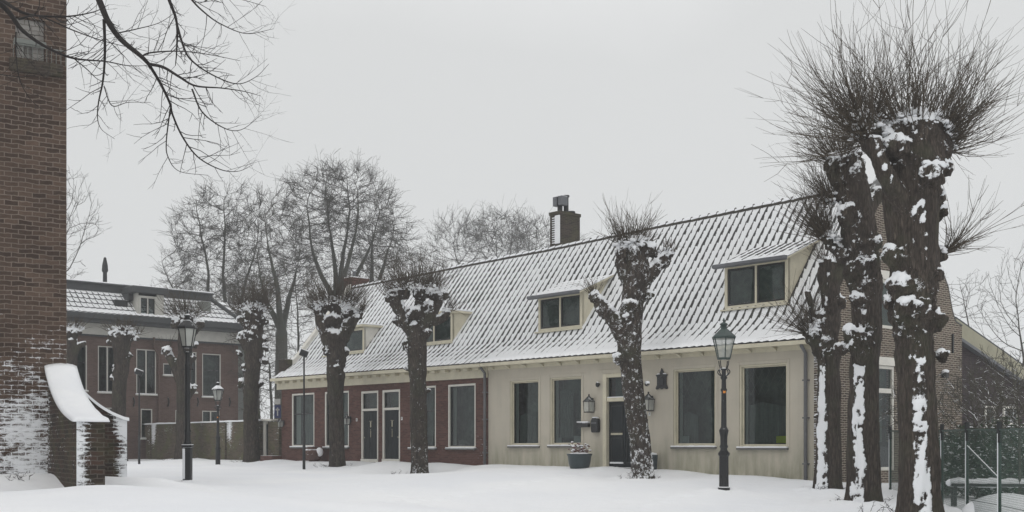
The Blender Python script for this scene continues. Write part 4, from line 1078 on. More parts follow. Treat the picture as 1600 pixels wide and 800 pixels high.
fm.build('buttress_end', 'brick_buttress', bt1, recalc=False, snowfn=lambda co, n_: 0.86-.82*smooth01((co.x-x0b)/(x1b-x0b)*1.05))
# snow cap: thick curved slab with rounded rim
cp = MB(); n = 26; m = 8
def capz(d, u): return zb1(min(d, BD))+.02+.07*(1-abs(2*u-1)**3)*(.6+.4*math.sin(d*1.3+.5))+.02*mn.noise(Vector((d*2, u*3, 0)))
vs = []
for i in range(n+1):
    d = -.02+(BD+.10)*i/n
    for k in range(m+1):
        u = k/m; x_ = x0b-.07+(x1b-x0b+.14)*u
        vs.append((x_, -d, capz(d, u)-(.05 if i == n else 0)))
for i in range(n+1):
    d = -.02+(BD+.10)*i/n
    for k in range(m+1):
        u = k/m; x_ = x0b-.07+(x1b-x0b+.14)*u; vs.append((x_, -d, zb1(min(d, BD))-.05))
W_ = m+1; N_ = (n+1)*W_; fs = []
for i in range(n):
    for k in range(m):
        fs.append((i*W_+k, i*W_+k+1, (i+1)*W_+k+1, (i+1)*W_+k)); fs.append(tuple(N_+q for q in (i*W_+k, (i+1)*W_+k, (i+1)*W_+k+1, i*W_+k+1)))
    fs.append((i*W_, (i+1)*W_, N_+(i+1)*W_, N_+i*W_)); fs.append((i*W_+m, N_+i*W_+m, N_+(i+1)*W_+m, (i+1)*W_+m))
for k in range(m): fs.append((n*W_+k, n*W_+k+1, N_+n*W_+k+1, N_+n*W_+k)); fs.append((k, N_+k, N_+k+1, k+1))
cp.add(vs, fs); cp.build('snow_cap', 'snow_small', bt1, smooth=True)
# buttress two: continues the tower's front to the right
XE = TF.s(198, -.0); zt1 = TF.z(106, 577, 0); ze1 = TF.z(197, 657, 0)
bt2 = empty('tower_buttress', TF.w(0, 0, 0), A_T, 'farther brick buttress curving down to the right behind the snow-capped one', 'buttress', 'tower buttresses')
def zb2(x): t = x/XE; return ze1+(zt1-ze1)*(math.exp(-1.7*t)-math.exp(-1.7))/(1-math.exp(-1.7))
mb = MB(); n = 22
for i in range(n):
    a, b_ = XE*i/n, XE*(i+1)/n
    for k in range(12):
        mb.add([(a, -.03, -1.2+(zb2(a)+1.2)*k/12), (b_, -.03, -1.2+(zb2(b_)+1.2)*k/12), (b_, -.03, -1.2+(zb2(b_)+1.2)*(k+1)/12), (a, -.03, -1.2+(zb2(a)+1.2)*(k+1)/12)], [(0, 1, 2, 3)])
    mb.add([(a, -.03, zb2(a)), (b_, -.03, zb2(b_)), (b_, .6, zb2(b_)), (a, .6, zb2(a))], [(0, 1, 2, 3)]); mb.add([(a, .6, -1.2), (b_, .6, -1.2), (b_, .6, zb2(b_)), (a, .6, zb2(a))], [(3, 2, 1, 0)])
mb.add([(XE, -.03, -1.2), (XE, .6, -1.2), (XE, .6, zb2(XE)), (XE, -.03, zb2(XE))], [(0, 1, 2, 3)])
mb.build('buttress_body', 'brick_buttress', bt2, recalc=False, snowfn=lambda co, n_: .05+.78*smooth01((co.x-XE*.62)/(XE*.36))+.3*smooth01((co.z-zb2(max(0, min(XE, co.x)))+.5)/.6))
cp = MB()
for i in range(n):
    a, b_ = XE*i/n, XE*(i+1)/n+(.04 if i == n-1 else 0)
    cp.add([(a,-.07,zb2(a)-.01),(b_,-.07,zb2(min(b_,XE))-.01),(b_,.62,zb2(min(b_,XE))-.01),(a,.62,zb2(a)-.01),(a,-.05,zb2(a)+.06),(b_,-.05,zb2(min(b_,XE))+.06),(b_,.6,zb2(min(b_,XE))+.08),(a,.6,zb2(a)+.08)],
           [(0,3,2,1),(4,5,6,7),(0,1,5,4),(2,3,7,6)]+([(1,2,6,5)] if i == n-1 else []))
cp.build('snow_cap', 'snow_small', bt2, recalc=True)

# ------------------------------------------------------------------ mansion on the left
A_M = math.atan2(1650*1.0, 1850)
MF = Frame(372, 66, A_M, .9)
ms = empty('brick_mansion', MF.w(0, 0, 0), A_M, 'two-storey brick mansion with dark cornice and snowy mansard roof behind the garden wall', 'mansion')
def mr(px0, px1, pt_, pb): m_ = (px0+px1)/2; return MF.s(px0), MF.s(px1), MF.z(m_, pb), MF.z(m_, pt_)
zc0, zc1 = MF.z(104, 519), MF.z(370, 535); zcm = (zc0+zc1)/2
ML = MF.s(20)
wins = [mr(112, 136, 539, 610), mr(153, 183, 541, 613), mr(213, 244, 546, 616), mr(296, 307, 550, 613), mr(316, 345, 553, 620), mr(255, 270, 568, 586),
        mr(160, 182, 637, 685), mr(220, 238, 639, 685), mr(274, 288, 641, 688), mr(316, 343, 642, 690)]
wm = MB(); wall_cells(wm, ML, 0, -1, zcm, wins, 0, .15)
wm.add([(0,0,-1),(0,9,-1),(0,9,zcm),(0,0,zcm)], [(0,1,2,3)]); wm.add([(ML,9,-1),(0,9,-1),(0,9,zcm),(ML,9,zcm)], [(3,2,1,0)])
wm.build('wall', 'brick_mansion', ms, recalc=False)
for i, w_ in enumerate(wins):
    window(ms, *w_, fw=.05, frame='offwhite', sash='sash', sw=.05, mullion=[.5] if i in (1, 2, 9, 6) else None, rail=.62 if i < 5 else None, recess=.05, sill=True, sillmat='offwhite')
cm = MB(); z1_ = zcm+.02
cm.box(ML, .12, -.12, 0, zcm-.05, zcm+.52); cmo = cm.build('frieze', 'offwhite', ms)
M['dark_cornice'] = m_plain('dark_cornice', (.045, .048, .05), .6, .2, 3)
dk = MB(); dk.box(ML, .5, -.62, 0, zcm+.52, zcm+.70); dk.box(ML, .58, -.72, 0, zcm+.70, zcm+.98); dk.box(ML, .06, -.13, -.001, zcm-.14, zcm-.06); dk.build('dark_cornice', M['dark_cornice'], ms)
# mansard roof: steep tiled slope then dark band
zr0 = zcm+.98; zr1 = MF.z(104, 449, 1.0); zr1 = zr0+(zr1-zr0)*.96
rb = MB(); 
def mansard(s_, r_): return zr0+(zr1-zr0)*(r_-(-.5))/1.5
TW0, TH0 = TW, TH; TW, TH = .30, .36
mro = tile_roof('roof', ms, 0, ML, -.15, mat='tiles_far', r0=-.5, r1=1.0, zf=mansard)
TW, TH = TW0, TH0
bnd = MB(); bnd.box(ML, -1.1, .92, 1.3, zr1-.02, zr1+.35); bnd.box(ML, -1.0, .85, 8, zr1+.35, zr1+.42)
bnd.add([(0.2,-.5,zr0),(-1.1,1.0,zr1),(-1.1,8,zr1),(.2,9,zr0)], [(0,3,2,1)]); bnd.box(-.2, .12, -.55, 9, zr0-.04, zr0+.06)
bnd.tube([(.15, -.5, zr0+.05), (-1.1, 1.0, zr1+.1)], .12, 6)
bnd.build('roof_edge', M['dark_cornice'], mro)
MB().box(ML, -1.0, .85, 8, zr1+.42, zr1+.50).build('roof_snow', 'snow_small', mro, bevel=.03)
# dormer
d0, d1 = MF.s(210), MF.s(252); dz0, dz1 = MF.z(230, 501, -.3), MF.z(230, 459, -.3)
dd = MB(); dd.box(d0, d0+.08, -.3, 1.4, dz0, dz1); dd.box(d1-.08, d1, -.3, 1.4, dz0, dz1); ddo = dd.build('dormer', 'offwhite', ms)
w_ = window(ddo, MF.s(216.5, -.3), MF.s(245, -.3), dz0+.1, dz1-.12, y=-.33, fw=.12, frame='offwhite', sash='sash', mullion=[.5], recess=.04, room=.5, sill=True, sillmat='offwhite')
for q0, q1 in ((d0+.08, MF.s(216.5, -.3)), (MF.s(245, -.3), d1-.08)): MB().box(q0, q1, -.3, -.2, dz0, dz1).build('dormer_front', 'offwhite', ddo)
MB().box(d0-.3, d1+.2, -.5, 1.6, dz1, dz1+.36).build('dormer_roof', M['dark_cornice'], ddo, bevel=.04)
MB().box(d0-.3, d0-.02, .1, 1.4, zr0+.9, dz1).build('dormer_cheek', M['dark_cornice'], ddo)
sk = MB(); r_ = .35; s0_ = MF.s(186, r_); sk.box(s0_-.35, s0_+.35, r_-.3, r_+.2, mansard(0, r_)-.25, mansard(0, r_)+.12); sk.build('skylight', 'iron_bare', ms, bevel=.02)
sk = MB(); r_ = .5; s0_ = MF.s(318, r_); sk.box(s0_-.3, s0_+.3, r_-.3, r_+.2, mansard(0, r_)-.3, mansard(0, r_)+.3); sk.build('skylight', 'render_grey', ms, bevel=.02)
s0_ = MF.s(164, 3); zz = zr1+.4; k = MB(); k.lathe([(.12, zz), (.11, zz+.9), (.17, zz+1.0), (.15, zz+1.3), (.07, zz+1.7), (.02, zz+1.75)], 10, s0_, 3); k.build('flue', 'iron_bare', ms)
s0_ = MF.s(247.5); k = MB(); k.tube([(MF.s(238), -.2, zcm-.02), (MF.s(240), -.10, zcm-.5), (s0_-.15, -.10, zcm-.75), (s0_, -.10, zcm-.95), (s0_, -.10, 0)], .06, 8); k.build('downpipe', M['brick_mansion'], ms)
for px in (208, 262, 308, 358):
    s0_ = MF.s(px); z_ = MF.z(px, 628); an = MB(); an.tube([(s0_, -.04, z_-.25), (s0_+.06, -.04, z_), (s0_, -.04, z_+.25)], .035, 5)
    an.build('wall_anchor', 'iron_bare', ms)
# grey annexe against its right end
ax = empty('grey_annexe', MF.w(.35, 1.0, 0), A_M, 'narrow grey rendered annexe against the right end of the mansion', 'annexe')
MB().box(0, 1.3, 0, 6, -1, zcm-.1).build('wall', 'render_grey', ax, bevel=.02); MB().box(-.05, 1.4, -.1, 6.1, zcm-.1, zcm+.1).build('roof', M['dark_cornice'], ax)

# garden wall with piers, along the street line; gate beside the brick house
GWF = Frame(412, on_front(412), A_U, .97)
s0g = GWF.s(150); gw = empty('garden_wall', GWF.w(0, 0, 0), A_U, 'long mossy brick garden wall with snow along its top, left of the brick house', 'wall')
zt_ = GWF.z(400, 658)
mb = MB(); nn_ = 60
for i in range(nn_):
    for k in range(8):
        a, b_ = s0g*(1-i/nn_), s0g*(1-(i+1)/nn_); c, d = -.6+(zt_+.6)*k/8, -.6+(zt_+.6)*(k+1)/8
        mb.add([(a, 0, c), (b_, 0, c), (b_, 0, d), (a, 0, d)], [(0, 1, 2, 3)])
mb.box(s0g, 0, .01, .3, -.6, zt_-.001)
piers = [GWF.s(px) for px in (235, 352, 407)]
def gsn(co, n_):
    k = .17+.08*smooth01((co.z-1)/.8)
    for p_ in piers[:2]: k += .8*math.exp(-((co.x-p_-.35)/.3)**2)*smooth01((co.z-.3)/1.0)
    return k
mb.build('wall_face', 'brick_garden', gw, recalc=False, snowfn=gsn)
for p_ in piers: MB().box(p_-.14, p_+.14, -.10, .0, -.6, zt_-.05).build('pier', 'brick_garden', gw, snowfn=lambda c, n_: .3)
cp = MB(); rr = random.Random(3); nn_ = 80
for i in range(nn_):
    a, b_ = s0g*(1-i/nn_), s0g*(1-(i+1)/nn_); h0 = .06+.05*abs(mn.noise(Vector((a*.8, 0, 0)))); h1 = .06+.05*abs(mn.noise(Vector((b_*.8, 0, 0))))
    cp.add([(a,-.05,zt_),(b_,-.05,zt_),(b_,.33,zt_),(a,.33,zt_),(a,-.03,zt_+h0),(b_,-.03,zt_+h1),(b_,.31,zt_+h1),(a,.31,zt_+h0)], [(0,3,2,1),(4,5,6,7),(0,1,5,4),(2,3,7,6)])
cp.build('snow_cap', 'snow_small', gw)
gt = empty('garden_gate', GWF.w(0, 0, 0), A_U, 'dark snow-speckled gate between pale posts left of the brick house', 'gate')
a, b_ = .02, GWF.s(436)
MB().box(a, a+.16, -.05, .15, -.4, zt_-.02).build('post', 'white', gt, bevel=.01); MB().box(b_-.95, b_-.02, .0, .25, -.4, zt_-.05).build('brick_post', 'brick_garden', gt, snowfn=lambda c, n_: .25)
MB().box(a+.165, b_-.96, .03, .07, -.2, zt_-.15).build('gate_leaf', 'door', gt); MB().box(a-.05, b_-.5, -.12, .25, zt_-.015, zt_+.07).build('lintel', 'white', gt, bevel=.015)
# right-hand wing behind the gable, with beige bargeboard
xw = empty('rear_wing', BH.w(s_end, GW+.06, 0), A_U, 'dark brick rear wing with beige sloping bargeboard, right of the gable', 'house wing')
def wing_L(px, py):
    d = Vector(((px-CX)/F, 1, (HY-py)/F)); c = Vector((0, 0, EYE)); o_ = BH.w(s_end-.3, 0, 0)
    t = (o_-c).dot(BH.x)/d.dot(BH.x); q_ = c+d*t-BH.w(s_end, GW+.06, 0); return q_.dot(BH.y), q_.z
y0, z0 = wing_L(1495, 527); y1, z1 = wing_L(1590, 592); ty0, tz0 = wing_L(1495, 499); sl_ = (z1-z0)/(y1-y0); YE = y1+3.0
WL = MB(); WL.prism([(0, -1), (0, z0+.1), (YE, z0+sl_*YE), (YE, -1)], 'x', -6, -.3); WL.build('wall', 'brick_dark', xw)
bb = tz0-z0
BG = MB(); BG.prism([(0, z0), (0, z0+bb), (YE+.3, z0+bb+sl_*(YE+.3)), (YE+.3, z0+sl_*(YE+.3))], 'x', -.298, -.18); BG.build('bargeboard', 'barge', xw, bevel=.01)
MB().prism([(0, z0-.08), (0, z0+.02), (YE, z0+.02+sl_*YE), (YE, z0-.08+sl_*YE)], 'x', -.295, -.10).build('trim', M['zinc'], xw)
MB().prism([(0, z0+bb), (0, z0+bb+.06), (YE+.3, z0+bb+.06+sl_*(YE+.3)), (YE+.3, z0+bb+sl_*(YE+.3))], 'x', -6, -.2).build('roof', M['dark_cornice'], xw)
MB().prism([(0, z0+bb+.061), (0, z0+bb+.14), (YE+.3, z0+bb+.14+sl_*(YE+.3)), (YE+.3, z0+bb+.061+sl_*(YE+.3))], 'x', -6, -.45).build('roof_snow', 'snow_small', xw)
for p0, p1 in ((1537, 1553), (1566, 1589)):
    ya, za = wing_L(p0, 690); yb_, zb_ = wing_L(p1, 635)
    k = MB(); X_ = -.29; w = .08
    k.box(X_, X_+.05, ya, ya+w, za, zb_); k.box(X_, X_+.05, yb_-w, yb_, za, zb_); k.box(X_, X_+.05, ya+w, yb_-w, zb_-w, zb_); k.box(X_, X_+.05, ya+w, yb_-w, za, za+w); k.box(X_, X_+.045, ya+w, yb_-w, (za+zb_)/2-.03, (za+zb_)/2+.03)
    f = k.build('window', 'white', xw); MB().add([(X_+.02, ya, za), (X_+.02, yb_, za), (X_+.02, yb_, zb_), (X_+.02, ya, zb_)], [(0,1,2,3)]).build('pane', 'glass', f, recalc=False)
# lamp and anchor on the gable
t = empty('security_lamp', BH.w(s_end+.02, *gable_L(1472, 584)), A_U, 'small dark lamp with snow on top, high on the brick gable', 'lamp')
MB().box(0, .16, -.10, .10, -.12, .05).build('lamp_body', 'iron_bare', t, bevel=.02); MB().ball((.09, 0, .07), .12, 10, 6, (.9, 1, .5)).build('snow_cap', 'snow_small', t, smooth=True)
k = MB(); ya, za = gable_L(1487.5, 552); yb_, zb_ = gable_L(1487.5, 522); k.box(gx+.005, gx+.05, ya-.03, ya+.03, za, zb_); k.build('wall_anchor', 'iron', ph)

# ------------------------------------------------------------------ street lamps
def hexlantern(t, zb, zt, w, glass, cage, roofm, n=6, solid=False):
    """tapered lantern between heights zb and zt; w = top width"""
    h = zt-zb; r1, r0 = w/2, w/2*.58
    gb, gt_ = zb+.0, zb+h*.50
    MB().lathe([(r0*.96, gb), (r1*.96, gt_)], n, rot=rad(30)).build('lantern_glass', glass, t)
    c = MB()
    for k in range(n):
        a = 2*math.pi*k/n+rad(30); c.tube([(r0*math.cos(a), r0*math.sin(a), gb), (r1*math.cos(a), r1*math.sin(a), gt_)], .013, 4)
    c.lathe([(r0*1.05, gb-.03), (r0*1.05, gb+.015)], n, rot=rad(30)); c.lathe([(r1*1.07, gt_-.015), (r1*1.1, gt_+.02)], n, rot=rad(30))
    c.build('lantern_cage', cage, t)
    r = MB(); r.lathe([(r1*1.12, gt_+.021), (r1*1.05, gt_+.05), (r1*.42, gt_+h*.21), (r1*.30, gt_+h*.23)], n, rot=rad(30)); r.build('lantern_roof', roofm, t)
    f = MB(); z_ = gt_+h*.23
    f.lathe([(r1*.28, z_), (r1*.26, z_+h*.08), (r1*.36, z_+h*.10), (r1*.33, z_+h*.13), (r1*.10, z_+h*.17), (.02, z_+h*.19), (.035, z_+h*.21), (.01, z_+h*.27)], 10)
    f.build('finial', cage, t)

def street_lamp(loc, H, lab, ornate=True, snow=False, opal=False, stub=False, grp=None):
    t = empty('street_lamp', loc, 0, lab, 'street lamp', grp)
    k = H/4.2
    if ornate:
        b_ = MB(); b_.lathe([(.15*k, -.3), (.15*k, .10*k), (.12*k, .12*k), (.115*k, .86*k), (.145*k, .90*k), (.145*k, .96*k)], 8, rot=rad(22.5)); b_.build('pedestal', 'iron', t)
        s_ = MB(); s_.lathe([(.13*k, .96*k), (.09*k, 1.02*k), (.085*k, 1.06*k), (.11*k, 1.10*k), (.085*k, 1.16*k), (.09*k, 1.35*k), (.12*k, 1.50*k), (.10*k, 1.54*k), (.07*k, 1.60*k), (.062*k, 2.45*k), (.085*k, 2.50*k), (.06*k, 2.55*k), (.055*k, 2.75*k), (.09*k, 2.80*k), (.05*k, 2.86*k), (.05*k, 2.98*k), (.08*k, 3.0*k), (.03*k, 3.05*k)], 14)
        s_.build('post', 'iron', t, smooth=True)
        sc = MB()
        for j in range(4):
            a = rad(45+90*j); ca, sa = math.cos(a), math.sin(a)
            pts = []
            for i in range(9):
                u = i/8; r = .05+.13*math.sin(u*math.pi*.9); z_ = 2.83+.20*u
                pts.append((r*ca*k, r*sa*k, z_*k))
            sc.tube(pts, .014*k, 5)
            sc.tube([(.04*ca*k, .04*sa*k, 3.0*k), (.10*ca*k, .10*sa*k, 3.03*k), (.135*ca*k, .135*sa*k, 3.12*k), (.15*ca*k, .15*sa*k, 3.22*k)], .013*k, 5)
        sc.build('scroll_bracket', 'iron_bare', t)
        hexlantern(t, 3.28*k, 4.27*k, .56*k, 'lampglass', 'green_metal' if not snow else 'iron_bare', 'green_metal' if not snow else M['lampsnow'], 6)
        MB().lathe([(.05*k, 3.24*k), (.06*k, 3.30*k), (.045*k, 3.34*k), (.05*k, 3.50*k), (.02*k, 3.54*k)], 10).build('lamp_bulb', 'opal', t)
        MB().box(-.03*k, .03*k, -.071*k, -.062*k, 2.42*k, 2.50*k).build('sticker', 'orange', t)
    else:
        b_ = MB(); b_.box(-.145, .145, -.145, .145, -.3, .07); b_.box(-.125, .125, -.125, .125, .07, .11); b_.box(-.10, .10, -.10, .10, .11, .93); b_.box(-.125, .125, -.125, .125, .93, 1.0); b_.build('pedestal', 'iron', t, bevel=.012)
        sn_ = MB(); sn_.box(-.098, -.035, -.115, -.102, .14, .90); sn_.build('pedestal_snow', 'snow_small', t, bevel=.01)
        s_ = MB(); s_.lathe([(.11, 1.0), (.09, 1.06), (.07, 1.16), (.075, 1.30), (.09, 1.34), (.07, 1.38), (.066, 2.95), (.085, 2.98), (.062, 3.02), (.055, 3.25), (.08, 3.28), (.04, 3.32)], 14); s_.build('post', 'iron_bare', t, smooth=True)
        MB().tube([(-.15, 0, 2.88), (.15, 0, 2.88)], .014, 6).build('ladder_bar', 'iron_bare', t)
        sc = MB()
        for j in range(4):
            a = rad(45+90*j); ca, sa = math.cos(a), math.sin(a)
            sc.tube([(.05*ca, .05*sa, 3.25), (.10*ca, .10*sa, 3.32), (.125*ca, .125*sa, 3.46)], .012, 5)
        sc.build('lantern_bracket', 'iron_bare', t)
        hexlantern(t, 3.44, 4.36, .46, 'opal', 'iron_bare', 'iron_bare', 4 if False else 6)
    return t
def at_ground(px, Z):
    x = (px-CX)/F*Z; return Vector((x, Z, gz(x, Z)))
def fit(px, pyt, pyb, H):
    Z = H*F/(pyb-pyt); return Vector(((px-CX)/F*Z, Z, (HY-pyb)/F*Z+EYE))
street_lamp(fit(1131, 497, 768, 4.27), 4.2, 'green-topped lantern on ornate black post before the plaster house', True)
street_lamp(fit(293, 487, 757, 4.32), 4.2, 'tall dark-roofed lantern on black post with square pedestal, left foreground', False)
street_lamp(fit(340.5, 594, 731, 3.65), 3.6, 'small distant lantern with snow-covered top, right of the tall left lamp', True, snow=True)
def spot_post(loc, H, lab, big):
    t = empty('spotlight_post', loc, 0, lab, 'spotlight post', 'thin spotlight posts')
    p = MB(); p.tube([(0, 0, -.3), (0, 0, H*.33)], .06*big, 10); p.tube([(0, 0, H*.33), (0, 0, H*.985)], .035*big, 8); p.build('post', 'iron_bare', t, smooth=True)
    h = MB(); a = Vector((-.14, -.05, H+.06)); b_ = Vector((.14, .02, H-.05)); h.tube([a, b_], .14*big, 12); h.tube([(0, 0, H*.97), (.02, 0, H-.02)], .03, 6); h.build('spotlight_head', 'iron_bare', t)
    s_ = MB(); s_.ball(a+Vector((.02, 0, .03)), .13*big, 10, 8, (.5, 1, .9)); s_.build('snow_cap', 'snow_small', t, smooth=True)
spot_post(fit(475, 548, 737, 4.6), 4.5, 'thin dark post with tilted spotlight before the brick house', .95)
spot_post(fit(217.5, 582, 727, 4.0), 4.0, 'thin dark post with spotlight before the garden wall', .9)
# two small signs
t = empty('road_sign', P(434, 718, 57), 0, 'small blue and white sign behind the gate, beside the brick house', 'sign')
MB().tube([(0, 0, 0), (0, 0, 2.95)], .03, 6).build('post', 'zinc', t); MB().box(-.16, .16, -.05, -.03, 2.0, 2.62).build('sign_plate', 'blue', t, bevel=.01)
MB().box(-.13, .13, -.05, -.035, 2.66, 2.92).build('sign_panel', 'sign_white', t); MB().box(-.03, .03, -.06, -.051, 2.1, 2.5).box(-.09, .09, -.06, -.052, 2.36, 2.44).build('sign_mark', 'sign_white', t)
t = empty('warning_sign', P(202.5, 700, 62), 0, 'small triangular sign above the garden wall before the mansion', 'sign')
MB().tube([(0, 0, -.5), (0, 0, 2.2)], .03, 6).build('post', 'zinc', t); MB().prism([(-.22, 1.62), (.22, 1.62), (0, 2.02)], 'y', -.05, -.03).build('sign_plate', 'sign_white', t); MB().prism([(-.1, 1.68), (.1, 1.68), (0, 1.88)], 'y', -.06, -.051).build('sign_mark', 'terracotta', t)

# ------------------------------------------------------------------ green mesh fence, right
fp = [P(1650, 0, 16.5), P(1561.5, 0, 19.6), P(1511, 0, 22.3), P(1472, 0, 25.5), P(1391, 0, 30.0)]
fz = [gz(p.x, p.y) for p in fp]; ftop = [EYE+(HY-py)/F*Z for py, Z in ((664, 16.5), (668, 19.6), (668, 22.3), (670, 25.5), (671, 30.0))]
fn = empty('mesh_fence', (fp[2].x, fp[2].y, fz[2]), 0, 'green wire mesh fence with posts and snow on its rails, right edge', 'fence')
o_ = Vector(fn.location)
for i, p in enumerate(fp):
    a = Vector((p.x, p.y, fz[i]-.3))-o_; b_ = Vector((p.x, p.y, ftop[i]))-o_
    k = MB(); k.tube([a, b_], .035, 8); po = k.build('fence_post', 'fence_green', fn, smooth=True); MB().tube([b_+Vector((0, 0, -.25)), b_+Vector((0.0, 0, .10))], .045, 8).build('post_cap', 'fence_black', po)
    # plastered snow strip on the weather side
    sn_ = MB(); wv = Vector((-.033, -.012, 0)); sn_.tube([a+wv+Vector((0, 0, .35)), b_+wv+Vector((0, 0, -.1))], .010, 6); sn_.build('post_snow', 'snow_small', po)
for i in range(len(fp)-1):
    a0 = Vector((fp[i].x, fp[i].y, 0)); a1 = Vector((fp[i+1].x, fp[i+1].y, 0)); L_ = (a1-a0).length
    me = bpy.data.meshes.new('wire_mesh')
    vv = [Vector((a0.x, a0.y, fz[i]+.02))-o_, Vector((a1.x, a1.y, fz[i+1]+.02))-o_, Vector((a1.x, a1.y, ftop[i+1]-.04))-o_, Vector((a0.x, a0.y, ftop[i]-.04))-o_]
    me.from_pydata(vv, [], [(0, 1, 2, 3)]); uvl = me.uv_layers.new(name='UVMap'); h = ftop[i]-fz[i]
    for l_, uv_ in zip(uvl.data, ((0, 0), (L_, 0), (L_, h), (0, h))): l_.uv = uv_
    me.materials.append(M['net']); o = bpy.data.objects.new('wire_mesh', me); C.objects.link(o); o.parent = fn
    k = MB(); k.tube([vv[3], vv[2]], .018, 6); k.tube([vv[0]+Vector((0, 0, .25)), vv[1]+Vector((0, 0, .25))], .006, 4); k.build('top_rail', 'fence_green', fn)
k = MB(); a = Vector((fp[2].x, fp[2].y, ftop[2]-.35))-o_; b_ = Vector((fp[1].x, fp[1].y, fz[1]+.7))-o_; k.tube([a, b_], .022, 6); k.build('diagonal_brace', 'fence_green', fn)

# ------------------------------------------------------------------ trees
def remesh(mb, voxel):
    me = bpy.data.meshes.new('tmp'); me.from_pydata(mb.v, [], mb.f)
    bm = bmesh.new(); bm.from_mesh(me); bmesh.ops.recalc_face_normals(bm, faces=bm.faces); bm.to_mesh(me); bm.free()
    o = bpy.data.objects.new('tmp', me); C.objects.link(o)
    md = o.modifiers.new('r', 'REMESH'); md.mode = 'VOXEL'; md.voxel_size = voxel; md.use_smooth_shade = True
    dg = bpy.context.evaluated_depsgraph_get(); dg.update()
    out = bpy.data.meshes.new_from_object(o.evaluated_get(dg))
    bpy.data.objects.remove(o); bpy.data.meshes.remove(me)
    return out

def catmull(pts, rads, sub=6):
    P_ = [Vector(p) for p in pts]; out = []; ro = []
    P_ = [P_[0]*2-P_[1]]+P_+[P_[-1]*2-P_[-2]]; R_ = [rads[0]]+list(rads)+[rads[-1]]
    for i in range(1, len(P_)-2):
        for k in range(sub):
            t = k/sub; a, b_, c, d = P_[i-1], P_[i], P_[i+1], P_[i+2]
            out.append(.5*((2*b_)+(c-a)*t+(2*a-5*b_+4*c-d)*t*t+(3*b_-a-3*c+d)*t**3)); ro.append(R_[i]+(R_[i+1]-R_[i])*t)
    out.append(P_[-2]); ro.append(R_[-2]); return out, ro

def shoots(rng, emit, o_, thick=1.0, twiglets=.5):
    """emit: (centre, radius vec, count, length, up bias, cone centre dir)"""
    mb = MB()
    for (c, rv, cnt, ln, up, bias) in emit:
        kn = []
        for _ in range(max(9, cnt//4)):
            d = Vector((rng.gauss(0, 1), rng.gauss(0, 1), rng.gauss(0, 1))).normalized()
            if d.z < -.15: d.z *= -.6
            kn.append(((d+Vector(bias)).normalized(), rng.uniform(.7, 1.1), Vector((rng.gauss(0, .12), rng.gauss(0, .12), rng.gauss(0, .10)))))
        for _ in range(cnt):
            kd, kl, kv = rng.choice(kn)
            d = (kd+Vector((rng.gauss(0, .24), rng.gauss(0, .24), rng.gauss(0, .24)))).normalized()
            p0 = Vector(c)+Vector((d.x*rv[0], d.y*rv[1], d.z*rv[2]))*rng.uniform(.6, 1.0)
            dr = (d+Vector((0, 0, up))*rng.uniform(.3, 1.1)+kv+Vector((rng.gauss(0, .15), rng.gauss(0, .15), rng.gauss(0, .15)))).normalized()
            L = kl*ln*(rng.uniform(.12, 1.0)**.7)*rng.uniform(.7, 1.12)
            if rng.random() < .06: L *= 1.25
            n = 7; pts = [p0]; cur = dr.copy(); curl = Vector((rng.gauss(0, .10), rng.gauss(0, .10), .10+rng.gauss(0, .10)))
            for i in range(n): cur = (cur+curl*.7+Vector((rng.gauss(0, .05), rng.gauss(0, .05), rng.gauss(0, .05)))).normalized(); pts.append(pts[-1]+cur*(L/n))
            r0 = thick*rng.uniform(.0045, .0105)
            mb.tube([p-o_ for p in pts], [r0*(1-.72*i/n) for i in range(n+1)], 3)
            if rng.random() < twiglets:
                for _k in range(rng.choice((1, 2, 3, 4))):
                    i = rng.randint(1, n-1); a = pts[i]; dd = (cur+Vector((rng.gauss(0, .5), rng.gauss(0, .5), rng.gauss(.1, .35)))).normalized(); q = L*rng.uniform(.08, .42)
                    mb.tube([a-o_, a+dd*q*.5-o_, a+(dd+cur*.25)*q*.95+Vector((0, 0, .06*q))-o_], [r0*.6, r0*.5, r0*.3], 3)
    return mb

